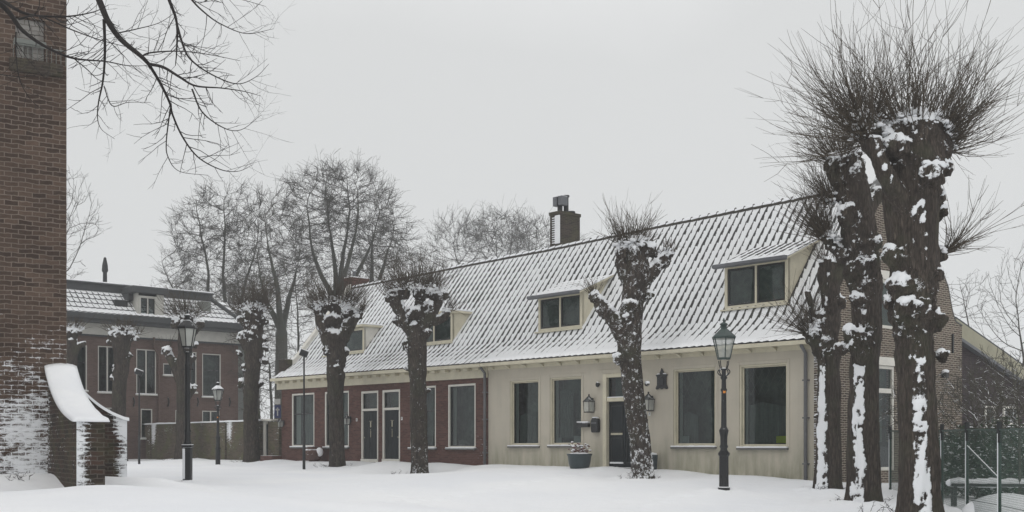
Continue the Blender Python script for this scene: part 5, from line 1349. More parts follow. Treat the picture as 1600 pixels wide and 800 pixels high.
def pollard(Z, base, limbs, knobs, emit, lab, seed, voxel=.045, windamt=.0, windc=.93, flecks=.0, thick=1.0, dz=0, grp='pollarded trees along the street front', lump=.06, snowhead=1.0, nclump=40, stripz=99, winddir=None, tw=.5, zlift=0):
    """limbs: lists of (px, py, width_px, depth offset); knobs: (px, py, r_px, depth offset) - all at depth Z"""
    rng = random.Random(seed); sc = Z/F
    b0 = P(base[0], base[1], Z); o_ = Vector((b0.x, b0.y, b0.z))
    root = empty('pollard_tree', o_, 0, lab, 'tree', grp)
    mb = MB()
    for lb in limbs:
        pts = [P(a[0], a[1], Z)+Vector((0, a[3] if len(a) > 3 else 0, 0))-o_ for a in lb]; rd = [a[2]*sc/2*.86 for a in lb]
        if lb is limbs[0]:
            pts = [pts[0]+Vector((0, 0, -.5))]+pts; rd = [rd[0]*1.25]+rd
        p_, r_ = catmull(pts, rd); mb.tube(p_, r_, 14)
        mb.ball(p_[-1], r_[-1]*1.02, 12, 8); mb.ball(p_[0], r_[0]*1.0, 12, 8)
    kb = []
    for kx, ky, kr, kd in knobs:
        kr *= .80
        c = P(kx, ky, Z)+Vector((0, kd, 0))-o_; kb.append((c, kr*sc)); mb.ball(c, kr*sc, 12, 9, (rng.uniform(.85, 1.15), rng.uniform(.85, 1.15), rng.uniform(.75, 1.1)))
        for _ in range(4):
            d = Vector((rng.gauss(0, 1), rng.gauss(0, 1), rng.gauss(0, .8))).normalized(); mb.ball(c+d*kr*sc*.8, kr*sc*rng.uniform(.25, .5), 9, 7)
    me = remesh(mb, voxel)
    nv = len(me.vertices); co = np.empty(nv*3); me.vertices.foreach_get('co', co); co = co.reshape(-1, 3)
    no = np.empty(nv*3); me.vertices.foreach_get('normal', no); no = no.reshape(-1, 3)
    top = max(c.z for c, r in kb) if kb else 5
    wd = winddir or WIND
    sn = np.zeros(nv); new = co.copy()
    for i in range(nv):
        p = Vector(co[i]); n_ = Vector(no[i])
        near = 0
        for c, r in kb:
            d = (p-c).length/(r+1e-6)
            if d < 2.2: near = max(near, 1-max(0, d-1)/1.2)
        s1_ = Vector((p.x*9+seed, p.y*9, p.z*1.1)); rid = 1-abs(mn.noise(s1_))*2
        big = mn.noise(p*2.1+Vector((seed, 0, 0))); mid = mn.noise(p*6.0+Vector((0, seed, 0))); fin = mn.noise(p*15.0)
        disp = (.026*rid+.012*mn.noise(Vector((p.x*24, p.y*24, p.z*3))))*(1-.6*near)+.03*big+near*(lump*1.5*mid+.05*fin+.06*big)
        # snow: on tops, on the weather side, flecks
        q = n_.z+.35*mid+.2*fin
        s_ = smooth01((q-.30)/.3)*snowhead*(1.0 if near > .1 or n_.z > .6 else .5)
        e1 = mn.noise(Vector((p.x*3, p.y*3, p.z*1.1+seed))); e2 = mn.noise(Vector((p.x*9, p.y*9, p.z*4+seed))); e3 = mn.noise(Vector((p.x*20, p.y*20, p.z*12)))
        w_ = n_.dot(wd)+.10*e1+.10*e2+.07*e3-near*.22*(.5+mid)
        if windamt: s_ = max(s_, windamt*smooth01((w_-windc+.06)/.12)*(1-.75*smooth01((p.z-stripz)/.6)*smooth01((.35-mid)/.3)))
        s_ = max(s_, near*snowhead*.6*smooth01((n_.dot(WIND)*.7+n_.z*.9+mid*1.5+fin*1.0-.62)/.3))
        if flecks and n_.dot(WIND) > -.3: s_ = max(s_, flecks*(.36+.30*mid+.30*e3+.20*max(0, 1.2-p.z)))
        s_ = min(1, s_)
        disp += .022*smooth01((s_-.45)/.4)
        flare = math.exp(-max(0, p.z+.0)/.22); disp += .10*flare*(.6+.9*mn.noise(Vector((math.atan2(p.y, p.x)*1.6, seed, 0))))
        new[i] = p+n_*disp; sn[i] = s_
    me.vertices.foreach_set('co', new.ravel()); at = me.attributes.new('snow', 'FLOAT', 'POINT'); at.data.foreach_set('value', sn)
    me.materials.clear(); me.materials.append(M['bark']); me.shade_smooth()
    tr = bpy.data.objects.new('trunk', me); C.objects.link(tr); tr.parent = root
    em = [(P(a[0], a[1], Z)+Vector((0, a[7] if len(a) > 7 else 0, 0)), (a[2]*sc, a[2]*sc*.9, a[3]*sc), a[4], a[5]*sc, a[6], a[8] if len(a) > 8 else (0, 0, .25)) for a in emit]
    sm = shoots(rng, em, o_, thick, tw)
    sm.build('crown', 'twig', root, recalc=False, uv=False)
    # clumps of snow lodged between the shoots
    cl = MB()
    for e_ in em:
        for _ in range(int(nclump*1.5*e_[2]/100)):
            d = Vector((rng.gauss(0, 1), rng.gauss(0, 1), abs(rng.gauss(0, 1)))).normalized(); p = e_[0]+Vector((d.x*e_[1][0], d.y*e_[1][1], d.z*e_[1][2]))*rng.uniform(.65, 1.1)
            r = rng.uniform(.012, .045)*(1 if rng.random() < .8 else 1.6); cl.ball(p-o_, r, 7, 5, (rng.uniform(.7, 1.6), rng.uniform(.7, 1.4), rng.uniform(.45, .9)), .5)
    if cl.v: cl.build('snow_clumps', 'snow_small', root, smooth=True, uv=False)
    return root

# nearest trunk, right
pollard(22.3, (1436, 806), [
    [(1436, 806, 74), (1436, 700, 68), (1432, 600, 64), (1428, 540, 64), (1428, 480, 80, .0), (1428, 400, 84), (1424, 330, 92), (1425, 260, 108), (1428, 215, 96)],
    [(1400, 260, 50), (1365, 220, 46), (1350, 195, 40)], [(1455, 270, 50), (1470, 235, 40), (1472, 205, 34)], [(1405, 330, 30, -.3), (1370, 280, 30, -.5), (1352, 235, 24, -.5)]],
    [(1380, 225, 28, 0), (1425, 205, 34, 0), (1462, 220, 26, 0), (1470, 265, 20, -.1), (1462, 310, 20, 0), (1470, 330, 14, 0), (1425, 490, 40, -.1), (1405, 450, 26, -.2), (1468, 555, 13, -.1), (1455, 500, 22, -.1), (1392, 470, 16, 0), (1470, 395, 12, 0), (1392, 240, 22, -.4), (1440, 280, 24, -.45), (1460, 430, 14, -.2), (1398, 400, 20, -.1)],
    [(1425, 205, 62, 30, 250, 222, .55), (1350, 205, 34, 30, 150, 190, .35, -.2, (-.5, -.1, .15)), (1470, 215, 22, 25, 150, 175, .35, 0, (.6, 0, .1)), (1472, 395, 10, 12, 60, 140, .3, 0, (1.4, 0, .2)), (1360, 225, 34, 30, 150, 190, .1, -.2, (-1, 0, .0)), (1478, 235, 18, 22, 80, 160, .1, 0, (1.2, 0, .0)), (1425, 195, 50, 24, 90, 90, .3)],
    'nearest, thickest pollard at the right edge, its huge brush of shoots filling the sky', 11, voxel=.034, windamt=1.0, windc=.945, stripz=1.9, thick=1.0, nclump=26, winddir=Vector((-.18, -.98, 0)), tw=.7)
# second of the right cluster
pollard(26.0, (1350, 788), [
    [(1350, 788, 60), (1349, 700, 55), (1350, 600, 50), (1354, 500, 50), (1352, 430, 58), (1342, 360, 62), (1335, 300, 52), (1328, 250, 44)],
    [(1345, 330, 30), (1310, 290, 24), (1298, 262, 22)], [(1340, 560, 22, -.3), (1325, 525, 34, -.3)], [(1345, 420, 24), (1312, 395, 22), (1292, 372, 20)], [(1356, 330, 26), (1375, 300, 24, .2)]],
    [(1300, 255, 16, 0), (1330, 262, 24, 0), (1312, 300, 16, 0), (1345, 420, 34, 0), (1300, 385, 16, 0), (1332, 530, 24, -.3), (1312, 545, 14, -.2), (1322, 340, 18, -.2), (1358, 380, 20, -.1), (1362, 450, 14, 0), (1335, 470, 14, -.2)],
    [(1318, 250, 30, 22, 220, 125, .45, 0, (-.35, 0, .2)), (1298, 375, 16, 14, 240, 120, .45, 0, (-.9, 0, .35)), (1305, 320, 14, 22, 140, 112, .35, 0, (-.9, 0, .2))],
    'second right-hand pollard, close behind the nearest, with a strip of snow down its trunk', 12, voxel=.036, windamt=1.0, windc=.945, stripz=3.1, thick=.95, nclump=26, winddir=Vector((-.55, -.83, 0)))
# third of the right cluster
pollard(29.5, (1294, 768), [
    [(1294, 768, 50), (1295, 700, 44), (1295, 620, 38), (1294, 560, 38), (1296, 500, 36), (1300, 440, 26), (1296, 415, 24), (1288, 410, 18)],
    [(1292, 545, 30), (1272, 530, 26), (1264, 522, 22)], [(1290, 470, 14), (1284, 430, 16), (1292, 412, 16)], [(1272, 520, 10), (1268, 480, 9), (1262, 458, 8)], [(1300, 450, 20), (1318, 415, 18), (1322, 400, 16)]],
    [(1268, 522, 15, 0), (1290, 540, 20, 0), (1285, 495, 14, 0), (1277, 505, 12, 0), (1270, 650, 6, -.2), (1318, 405, 14, 0), (1310, 470, 14, 0)],
    [(1266, 520, 12, 12, 150, 105, .35, 0, (-.9, -.1, .2)), (1290, 410, 12, 8, 50, 70, .5), (1275, 500, 10, 12, 30, 60, .4, 0, (-.6, 0, .5))],
    'slimmest right-hand pollard at the plaster house corner, with a hollow loop of old limbs', 13, voxel=.036, windamt=1.0, windc=.92, stripz=3.3, thick=.9, nclump=20, winddir=Vector((-.75, -.66, 0)))
# the pollard in front of the plaster house door
pollard(34, (1004, 752), [
    [(1004, 752, 40), (1001, 700, 37), (993, 640, 36), (986, 580, 38), (984, 540, 40), (985, 500, 42), (992, 450, 42), (998, 420, 40), (995, 395, 34)],
    [(975, 525, 30), (955, 495, 26), (938, 475, 24), (930, 464, 20)], [(1000, 440, 30), (1025, 420, 26), (1042, 402, 22)], [(982, 440, 24), (972, 415, 20), (970, 398, 20)]],
    [(932, 468, 10, 0), (945, 482, 10, 0), (1044, 400, 12, 0), (1030, 412, 12, 0), (972, 395, 15, 0), (995, 385, 18, 0), (1015, 392, 14, 0), (1014, 462, 11, 0), (970, 562, 11, -.1), (985, 478, 14, -.2), (978, 500, 12, -.2), (1012, 600, 4, 0)],
    [(985, 385, 26, 14, 200, 74, .75, 0, (0, 0, .5)), (1040, 395, 14, 8, 55, 26, .6), (928, 462, 8, 8, 45, 40, .6, 0, (-.4, 0, .5)), (1000, 380, 20, 10, 70, 30, .4)],
    'leaning pollard with a snowy raised left arm, before the plaster house door', 14, voxel=.042, windamt=0, flecks=.85, thick=1.1, nclump=34)
pollard(41, (655, 745), [
    [(656, 745, 30), (655, 700, 29), (654, 640, 29), (653, 590, 30), (652, 550, 34), (650, 515, 36)],
    [(648, 525, 26), (632, 500, 24), (620, 475, 20), (614, 460, 18)], [(652, 520, 26), (668, 498, 22), (682, 475, 18), (690, 462, 15)], [(650, 520, 24), (655, 485, 22), (655, 462, 20)], [(662, 505, 18), (685, 500, 14), (700, 490, 11)]],
    [(612, 462, 12, 0), (632, 458, 13, 0), (655, 458, 15, 0), (678, 462, 12, 0), (692, 462, 8, 0), (698, 490, 7, 0), (622, 500, 10, 0), (640, 540, 13, 0), (665, 520, 12, 0), (636, 575, 6, 0), (648, 490, 14, -.2), (668, 610, 4, 0), (670, 480, 10, -.1)],
    [(650, 455, 44, 14, 360, 72, .75, 0, (0, 0, .4)), (610, 465, 10, 10, 40, 44, .5, 0, (-.7, 0, .3)), (698, 486, 8, 8, 40, 40, .5, 0, (.7, 0, .3)), (650, 455, 40, 10, 120, 28, .5)],
    'forked pollard right of the two black doors, brown shoots against the roof', 15, voxel=.045, windamt=0, flecks=.6, thick=1.2, nclump=30)
pollard(46, (527, 733), [
    [(527, 733, 27), (526, 690, 26), (525, 640, 26), (524, 590, 30), (525, 560, 34), (522, 530, 40)],
    [(518, 540, 26), (505, 510, 24), (500, 485, 20)], [(530, 535, 26), (545, 510, 22), (556, 495, 18)], [(525, 530, 22), (525, 500, 22), (522, 480, 20)]],
    [(500, 482, 13, 0), (520, 475, 15, 0), (545, 488, 13, 0), (560, 492, 9, 0), (508, 515, 12, 0), (540, 520, 12, 0), (520, 500, 14, -.2), (512, 548, 10, -.1), (540, 550, 8, 0), (528, 575, 12, -.1)],
    [(525, 480, 36, 16, 340, 68, .6, 0, (0, 0, .35)), (495, 485, 10, 10, 50, 45, .4, 0, (-.7, 0, .3)), (560, 490, 8, 8, 60, 46, .4, 0, (.7, 0, .3))],
    'pollard with a snow-stuffed fork before the second window of the brick house', 16, voxel=.048, windamt=0, flecks=.35, thick=1.3, nclump=40, snowhead=1.2)
pollard(53, (393, 728), [
    [(393, 728, 30), (393, 690, 27), (392, 640, 26), (393, 590, 28), (396, 550, 32), (396, 510, 34), (396, 495, 30)],
    [(386, 540, 18), (378, 525, 14)]],
    [(396, 490, 20, 0), (378, 500, 9, 0), (410, 500, 11, 0), (374, 528, 7, 0), (412, 530, 7, 0), (375, 552, 7, 0), (413, 565, 8, 0), (378, 598, 8, -.1), (384, 575, 8, -.1), (408, 600, 6, 0), (415, 545, 5, 0), (396, 520, 14, -.2), (385, 615, 5, 0)],
    [(395, 486, 26, 16, 340, 64, .65, 0, (0, 0, .3)), (375, 530, 4, 6, 14, 30, .3, 0, (-1, 0, .2)), (414, 535, 4, 6, 14, 30, .3, 0, (1, 0, .2))],
    'straight pollard studded with snowy knobs, just left of the brick house', 17, voxel=.05, windamt=.0, flecks=.25, thick=1.35, nclump=40, snowhead=1.15)
pollard(57, (284, 722), [
    [(284, 722, 26), (285, 680, 23), (286, 630, 22), (287, 590, 24), (289, 550, 26), (290, 515, 26)],
    [(284, 600, 18), (274, 575, 16), (264, 556, 14), (258, 548, 10)], [(292, 530, 18), (305, 515, 14), (314, 508, 10)], [(292, 620, 14), (302, 606, 12)]],
    [(262, 550, 8, 0), (275, 505, 10, 0), (290, 500, 13, 0), (312, 505, 9, 0), (303, 605, 8, 0), (300, 560, 6, 0), (278, 690, 4, 0), (305, 540, 7, 0)],
    [(288, 497, 26, 12, 220, 54, .6), (262, 545, 6, 5, 20, 30, .5)],
    'pollard behind the tall left lamp, with one snowy arm to the left', 18, voxel=.055, windamt=.0, thick=1.4, nclump=34, snowhead=1.1)
pollard(58, (187, 724), [
    [(187, 724, 26), (187, 690, 25), (186, 640, 24), (187, 600, 24), (190, 570, 26), (190, 545, 30), (190, 530, 34)]],
    [(175, 525, 9, 0), (190, 520, 13, 0), (207, 525, 9, 0), (214, 530, 6, 0), (202, 555, 7, 0), (178, 592, 6, -.1), (180, 575, 6, 0), (172, 535, 6, 0)],
    [(190, 516, 24, 8, 190, 26, .5), (212, 522, 6, 6, 26, 26, .4, 0, (.8, 0, .3))],
    'short pollard behind the buttress, before the mansion windows', 19, voxel=.055, windamt=.0, thick=1.3, nclump=34, snowhead=1.1)
pollard(57, (112, 724), [
    [(108, 724, 24), (108, 690, 22), (108, 640, 20), (110, 600, 18), (112, 565, 18), (113, 535, 18)],
    [(112, 560, 14), (122, 542, 10), (130, 537, 8)], [(115, 610, 8), (117, 600, 8)]],
    [(116, 520, 9, 0), (106, 522, 10, 0), (130, 538, 5, 0), (116, 580, 5, 0), (114, 600, 5, 0), (125, 520, 5, 0)],
    [(114, 514, 18, 8, 120, 24, .5)],
    'leftmost pollard, half hidden by the edge of the church tower', 20, voxel=.055, windamt=.0, thick=1.3, nclump=40, snowhead=1.1)

# bare crowns grown toward points spread through their volume
def bare_tree(name, base, Z, ells, lab, seed, npts=900, trunk_top=None, tip=.012, step=.45, kill=.62, infl=9.0, mat='bark_far', grp=None, twigs=2, twl=.9, starts=None, expo=2.12, depth=.85, droop=0, rmax=.6, twr=.008, fork=None, rb=0):
    rs_ = np.random.RandomState(seed); rng = random.Random(seed)
    b0 = P(base[0], base[1], Z); sc = Z/F
    A = []
    tot = sum(e_[2]*e_[3] for e_ in ells)
    for (cx, cy, rx, ry) in ells:
        c = P(cx, cy, Z); k = int(npts*rx*ry/tot)
        d = rs_.normal(size=(k, 3)); d /= np.linalg.norm(d, axis=1)[:, None]; d *= (rs_.rand(k, 1)**(1/2.2))
        A.append(np.array([c.x, c.y, c.z])+d*np.array([rx*sc, rx*sc*depth, ry*sc]))
    A = np.concatenate(A)
    nodes = [np.array([b0.x, b0.y, b0.z-.4])]; par = [-1]
    tt = trunk_top or (base[0], base[1]-150)
    tt = tt if isinstance(tt, list) else [tt]
    j0 = 0; lead = {0: 1.15}
    if fork:
        T_ = P(fork[0], fork[1], Z); q = np.array([T_.x, T_.y, T_.z]); st = np.array(nodes[0]); n = max(2, int(np.linalg.norm(q-st)/step))
        for i in range(1, n+1): nodes.append(st+(q-st)*i/n); par.append(j0); j0 = len(nodes)-1; lead[j0] = 1.1-.2*i/n
    root_node = j0
    for tj, t_ in enumerate(tt):
        T_ = P(t_[0], t_[1], Z); q = np.array([T_.x, T_.y+(tj%3-1)*1.5, T_.z]); st = np.array(nodes[root_node]); L = np.linalg.norm(q-st); n = max(2, int(L/step)); last = root_node
        for i in range(1, n+1):
            w_ = .12*math.sin(i*.5+seed+tj)
            bow = math.sin(math.pi*i/n)*.16*(q[0]-st[0]); f_ = i*step; nodes.append(st+(q-st)*i/n+np.array([bow+.5*mn.noise(Vector((f_*.22, seed, tj*3.7)))+.10*mn.noise(Vector((f_*.9, seed, tj*5.1))), .8*mn.noise(Vector((f_*.2, seed+9, tj))), 0])*min(1, i/4)); par.append(last); last = len(nodes)-1; lead[last] = .6*(1-i/n)**1.1
    N = np.array(nodes); alive = np.ones(len(A), bool)
    D = np.full(len(A), 1e9); NI = np.zeros(len(A), int)
    def upd(i0):
        nonlocal D, NI
        seg = N[i0:]
        if len(seg) == 0: return
        for s_ in range(0, len(seg), 400):
            dd = np.linalg.norm(A[:, None, :]-seg[None, s_:s_+400], axis=2); m_ = dd.argmin(1); v = dd[np.arange(len(A)), m_]
            bt_ = v < D; D[bt_] = v[bt_]; NI[bt_] = m_[bt_]+i0+s_
    upd(0)
    for it in range(140):
        act = alive & (D < (infl if it > 3 else 60))
        if not act.any(): break
        idx = np.where(act)[0]; dirs = A[idx]-N[NI[idx]]; dirs /= np.linalg.norm(dirs, axis=1)[:, None]+1e-9
        acc = np.zeros((len(N), 3)); np.add.at(acc, NI[idx], dirs)
        g_ = np.where(np.abs(acc).sum(1) > 1e-6)[0]
        cc = np.bincount(np.array(par)[1:], minlength=len(N)); g_ = g_[cc[g_] < 3]
        if len(g_) == 0: break
        dv = acc[g_]; dv /= np.linalg.norm(dv, axis=1)[:, None]+1e-9
        # keep some of the parent's heading for smooth limbs
        pg = np.array([par[k] for k in g_]); hd = np.where((pg >= 0)[:, None], N[g_]-N[np.maximum(pg, 0)], 0); hl = np.linalg.norm(hd, axis=1)[:, None]+1e-9
        dv = dv+.35*hd/hl+rs_.normal(scale=.045, size=dv.shape)+np.array([0, 0, .06-droop]); dv /= np.linalg.norm(dv, axis=1)[:, None]
        new = N[g_]+dv*step; i0 = len(N); N = np.concatenate([N, new]); par += list(g_)
        upd(i0); alive &= D > kill
        if len(N) > 14000: break
    par = np.array(par); n = len(N); w = np.zeros(n); ch = [[] for _ in range(n)]
    for i in range(1, n): ch[par[i]].append(i)
    R = np.zeros(n)
    for i in range(n-1, -1, -1):
        if not ch[i]: R[i] = tip
        else: R[i] = min(rmax, sum(R[c]**expo for c in ch[i])**(1/expo))
        if rb and i in lead: R[i] = max(R[i], rb*lead[i])
    o_ = Vector((b0.x, b0.y, b0.z)); root = empty(name, o_, 0, lab, 'tree', grp)
    on = np.array(o_); big = MB(); sm = MB()
    # chains
    stack = [(0, None)]
    main = {}
    while stack:
        s_, pr_ = stack.pop(); chain = ([pr_] if pr_ is not None else [])+[s_]; cur = s_
        while ch[cur]:
            c_ = sorted(ch[cur], key=lambda k: -R[k])
            for o in c_[1:]: stack.append((o, cur))
            chain.append(c_[0]); cur = c_[0]
        pts = [Vector(N[k]-on) for k in chain]; rd = [float(R[k]) for k in chain]
        if pr_ is not None: rd[0] = min(rd[0], rd[1]*1.15)
        split = len(chain)
        for k in range(len(chain)):
            if rd[k] < .055: split = k; break
        if split > 1: big.tube(pts[:split+1], rd[:split+1], 7)
        st_ = max(0, split-0)
        if len(chain)-st_ >= 2: sm.tube(pts[st_:], rd[st_:], 3)
        elif split == 0 and len(chain) > 1: sm.tube(pts, rd, 3)
    # fine twigs off the thin nodes
    thin = [i for i in range(1, n) if R[i] < tip*3.2]
    for i in thin:
        h = Vector(N[i]-N[par[i]]); h.normalize()
        for _ in range(twigs if not ch[i] else (1 if rng.random() < .75 else 0)):
            d = (h*1.0+Vector((rng.gauss(0, .42), rng.gauss(0, .42), rng.gauss(.15-droop, .38)))).normalized(); L = twl*rng.uniform(.4, 1.1); p = Vector(N[i]-on)
            q1 = p+d*L*.5+Vector((rng.gauss(0, .04), 0, rng.gauss(0, .04))); q2 = p+d*L+Vector((0, 0, .06*L)); sm.tube([p, q1, q2], [twr*1.1, twr*.9, twr*.6], 3)
            for __ in range(2):
                d2 = (d+Vector((rng.gauss(0, .6), rng.gauss(0, .6), rng.gauss(.1, .5)))).normalized(); b_ = q1 if rng.random() < .6 else q2
                sm.tube([b_, b_+d2*L*rng.uniform(.3, .6)], [twr*.8, twr*.55], 3)
    t_ = big.build('trunk', mat, root, recalc=False, smooth=True, snowfn=lambda c, n_: .17+.25*max(0, n_.z)+.10*max(0, n_.dot(WIND)))
    sm.build('crown', M['twig_far'], root, recalc=False, uv=False)
    return root
M['twig_far'] = m_plain('far_twigs', (.052, .047, .040), .8, .25, 1)
G_ = 'bare trees behind the houses'
FT = dict(grp=G_, tip=.014, twl=1.2, twr=.0105, twigs=9, kill=.6, expo=2.22, rb=.42)
bare_tree('bare_tree', (357, 715), 84, [(335, 375, 66, 80), (300, 430, 45, 62), (370, 365, 45, 72), (350, 460, 70, 45)], 'broad bare tree left of centre, its low left limb over the mansion roof', 31, 3300, [(318, 345), (350, 330), (392, 340), (268, 415)], fork=(352, 565), **FT)
bare_tree('bare_tree', (438, 715), 76, [(428, 375, 48, 78), (415, 460, 60, 75), (455, 440, 40, 75)], 'thick-trunked bare tree seen between the knobbly pollard and the brick house', 32, 3400, [(425, 350), (405, 400), (455, 380)], fork=(440, 520), rmax=.55, **FT)
bare_tree('bare_tree', (530, 715), 80, [(530, 330, 88, 66), (495, 380, 55, 66), (580, 375, 52, 60), (535, 290, 64, 30)], 'tallest bare tree, with a domed crown over the small chimney', 33, 4600, [(480, 330), (508, 300), (535, 290), (562, 305), (592, 335)], fork=(528, 490), rmax=.55, **FT)
bare_tree('bare_tree', (590, 715), 84, [(600, 385, 44, 66), (575, 420, 42, 44), (622, 400, 22, 50)], 'bare tree right of the tallest one, behind the brick house roof', 34, 2300, [(585, 350), (615, 355)], fork=(585, 480), **FT)
bare_tree('bare_tree', (722, 715), 105, [(718, 385, 42, 42), (690, 410, 30, 28)], 'leftmost of the hazy bare trees above the long roof', 35, 2059, [(722, 440)], grp=G_, tip=.012, twigs=6, twl=1.5, step=.55, kill=.6, infl=12, twr=.012)
bare_tree('bare_tree', (785, 715), 105, [(782, 378, 48, 44)], 'middle of the hazy bare trees above the long roof', 36, 2059, [(790, 440), (775, 440)], grp=G_, tip=.012, twigs=6, twl=1.5, step=.55, kill=.6, infl=12, twr=.012)
bare_tree('bare_tree', (840, 715), 105, [(838, 388, 42, 40), (890, 400, 22, 26)], 'hazy bare tree just left of the tall chimney', 37, 1900, [(845, 440), (830, 430)], grp=G_, tip=.012, twigs=6, twl=1.5, step=.55, kill=.6, infl=12, twr=.012)
bare_tree('bare_tree', (75, 715), 72, [(85, 340, 72, 75), (70, 420, 65, 50)], 'bare tree mostly hidden behind the church tower', 38, 1364, [(80, 480)], grp=G_, tip=.012, twl=.9, twr=.009)
bare_tree('bare_tree', (300, 715), 95, [(300, 470, 60, 35), (240, 470, 30, 20)], 'low thin bare tree behind the mansion roof', 39, 924, [(300, 520)], grp=G_, tip=.012, twl=1.0, twr=.009)
bare_tree('bare_tree', (1625, 740), 48, [(1590, 470, 62, 75), (1560, 500, 45, 55), (1640, 420, 60, 60)], 'dense twiggy bare tree at the right edge above the rear wing', 40, 1980, [(1620, 560), (1600, 560)], grp=G_, tip=.008, twl=.6, step=.3, kill=.5, infl=6, twr=.006)
bare_tree('bare_tree', (1500, 720), 62, [(1505, 470, 42, 40)], 'thin bare tree showing between the gable and the rear wing', 41, 660, [(1505, 520)], grp=G_, tip=.010, twl=.8, twr=.008)
bare_tree('bare_tree', (420, 718), 66, [(418, 610, 34, 85), (395, 560, 40, 60)], 'low dense bare tree just behind the garden gate', 44, 1500, [(415, 600), (425, 570)], grp=G_, tip=.012, twl=.8, twr=.010, twigs=4, kill=.5, rb=.3)
for i, (px, Z, w_) in enumerate(((405, 88, .7), (470, 90, .6), (655, 100, .6))):
    bare_tree('bare_tree', (px, 715), Z, [(px, 540, 50, 85), (px-10, 440, 34, 50)], ('slim bare tree in the gap behind the knobbly pollard', 'slim bare tree behind the brick house gable', 'low bare tree behind the forked pollard')[i], 50+i, 2600, [(px, 500)], grp=G_, tip=.013, twl=1.0, twr=.011)

# bare shrubs with snow and an evergreen mass behind the fence
for i, (px, Z, rx, ry, cy) in enumerate(((1440, 29.5, 60, 50, 640), (1520, 27, 62, 55, 640), (1590, 24, 60, 70, 640), (1560, 31, 70, 60, 610))):
    lab = ('sprawling snowy bare shrub beside the gable', 'snow-dusted bare shrub behind the middle fence posts', 'large snowy bare shrub at the right edge behind the fence', 'taller tangled shrub before the dark rear wing')[i]
    t = bare_tree('bare_shrub', (px, 770), Z, [(px, cy, rx, ry)], lab, 60+i, 900, [(px-8, 720), (px+10, 720)], grp='snowy shrubs behind the green fence', tip=.006, step=.16, kill=.22, infl=3, twl=.35, twr=.006, rmax=.07)
    t['category'] = 'shrub'
    for c_ in t.children:
        if c_.name.startswith('crown') or c_.name.startswith('trunk'): c_.data.materials[0] = M['twig_snowy']
def evergreen(name, c, rx, ry, rz_, n, lab, seed):
    rng = random.Random(seed); o_ = Vector(c); o_.z = gz(c[0], c[1])
    root = empty(name, o_, 0, lab, 'shrub', 'evergreen shrubs behind the green fence'); mb = MB(); st = MB()
    for _ in range(n):
        d = Vector((rng.gauss(0, 1), rng.gauss(0, 1), rng.gauss(0, 1))).normalized()*rng.uniform(.45, 1.0)**.5
        lp = 1+.25*mn.noise(d*2.2+Vector((seed, 0, 0)))
        p = Vector((d.x*rx*lp, d.y*ry*lp, rz_*(1+d.z*lp)*.95)); s_ = rng.uniform(.03, .075)
        a = Vector((rng.gauss(0, 1), rng.gauss(0, 1), rng.gauss(0, .5))).normalized(); b_ = a.cross(Vector((rng.gauss(0, 1), rng.gauss(0, 1), rng.gauss(0, 1)))).normalized()
        mb.add([p-a*s_, p+b_*s_*.5, p+a*s_, p-b_*s_*.5], [(0, 1, 2, 3)])
    for k in range(14):
        a = rng.uniform(0, 6.28); st.tube([(0, 0, -.1), (math.cos(a)*rx*.3, math.sin(a)*ry*.3, rz_*.8), (math.cos(a)*rx*.7, math.sin(a)*ry*.7, rz_*1.6)], [.03, .02, .01], 4)
    st.build('stems', 'twig', root); mb.build('foliage', 'leaf', root, recalc=False, uv=False)
for i, (px, Z, rx, h) in enumerate(((1480, 30.5, .9, 1.1), (1535, 28, 1.3, 1.25), (1605, 27, 1.4, 1.3), (1450, 27.5, .6, .62))):
    q = P(px, 700, Z); evergreen('evergreen_shrub', (q.x, q.y, 0), rx, rx*.8, h*.75, 5200 if i < 3 else 2200, ('dark evergreen against the foot of the gable', 'dark evergreen under the rear wing windows', 'dark evergreen at the right edge below the bargeboard', 'low evergreen right behind the nearest trunk')[i], 70+i)
# snow-covered garden bench and rounded mound behind the fence
q = P(1545, 755, 24.3); t = empty('garden_bench', (q.x, q.y, gz(q.x, q.y)), rad(-12), 'low dark garden bench with thick snow on its seat behind the mesh fence', 'bench')
k = MB(); k.box(-.75, .75, -.22, .22, .40, .46); k.build('seat', 'fence_black', t, bevel=.01)
for sx_, sy_ in ((-1, -1), (1, -1), (-1, 1), (1, 1)): MB().box(sx_*.68-.03, sx_*.68+.03, sy_*.18-.03, sy_*.18+.03, -.3, .399).build('leg', 'fence_black', t)
k = MB()
for i in range(12): k.ball((-.68+i*.124, 0, .47), .15, 10, 7, (1.0, 1.25, .62+.25*mn.noise(Vector((i*.6, 0, 0)))), .3)
k.build('seat_snow', 'snow_small', t, smooth=True)
q = P(1560, 790, 21.8); t = MB().ball((0, 0, 0), .62, 24, 14, (1.25, .8, .62), .2).build('snow_mound', 'snow_small', None, smooth=True); t.location = (q.x+.12, q.y, gz(q.x, q.y)+.02)
tag(t, 'rounded mound capped with snow close behind the mesh fence', 'mound')
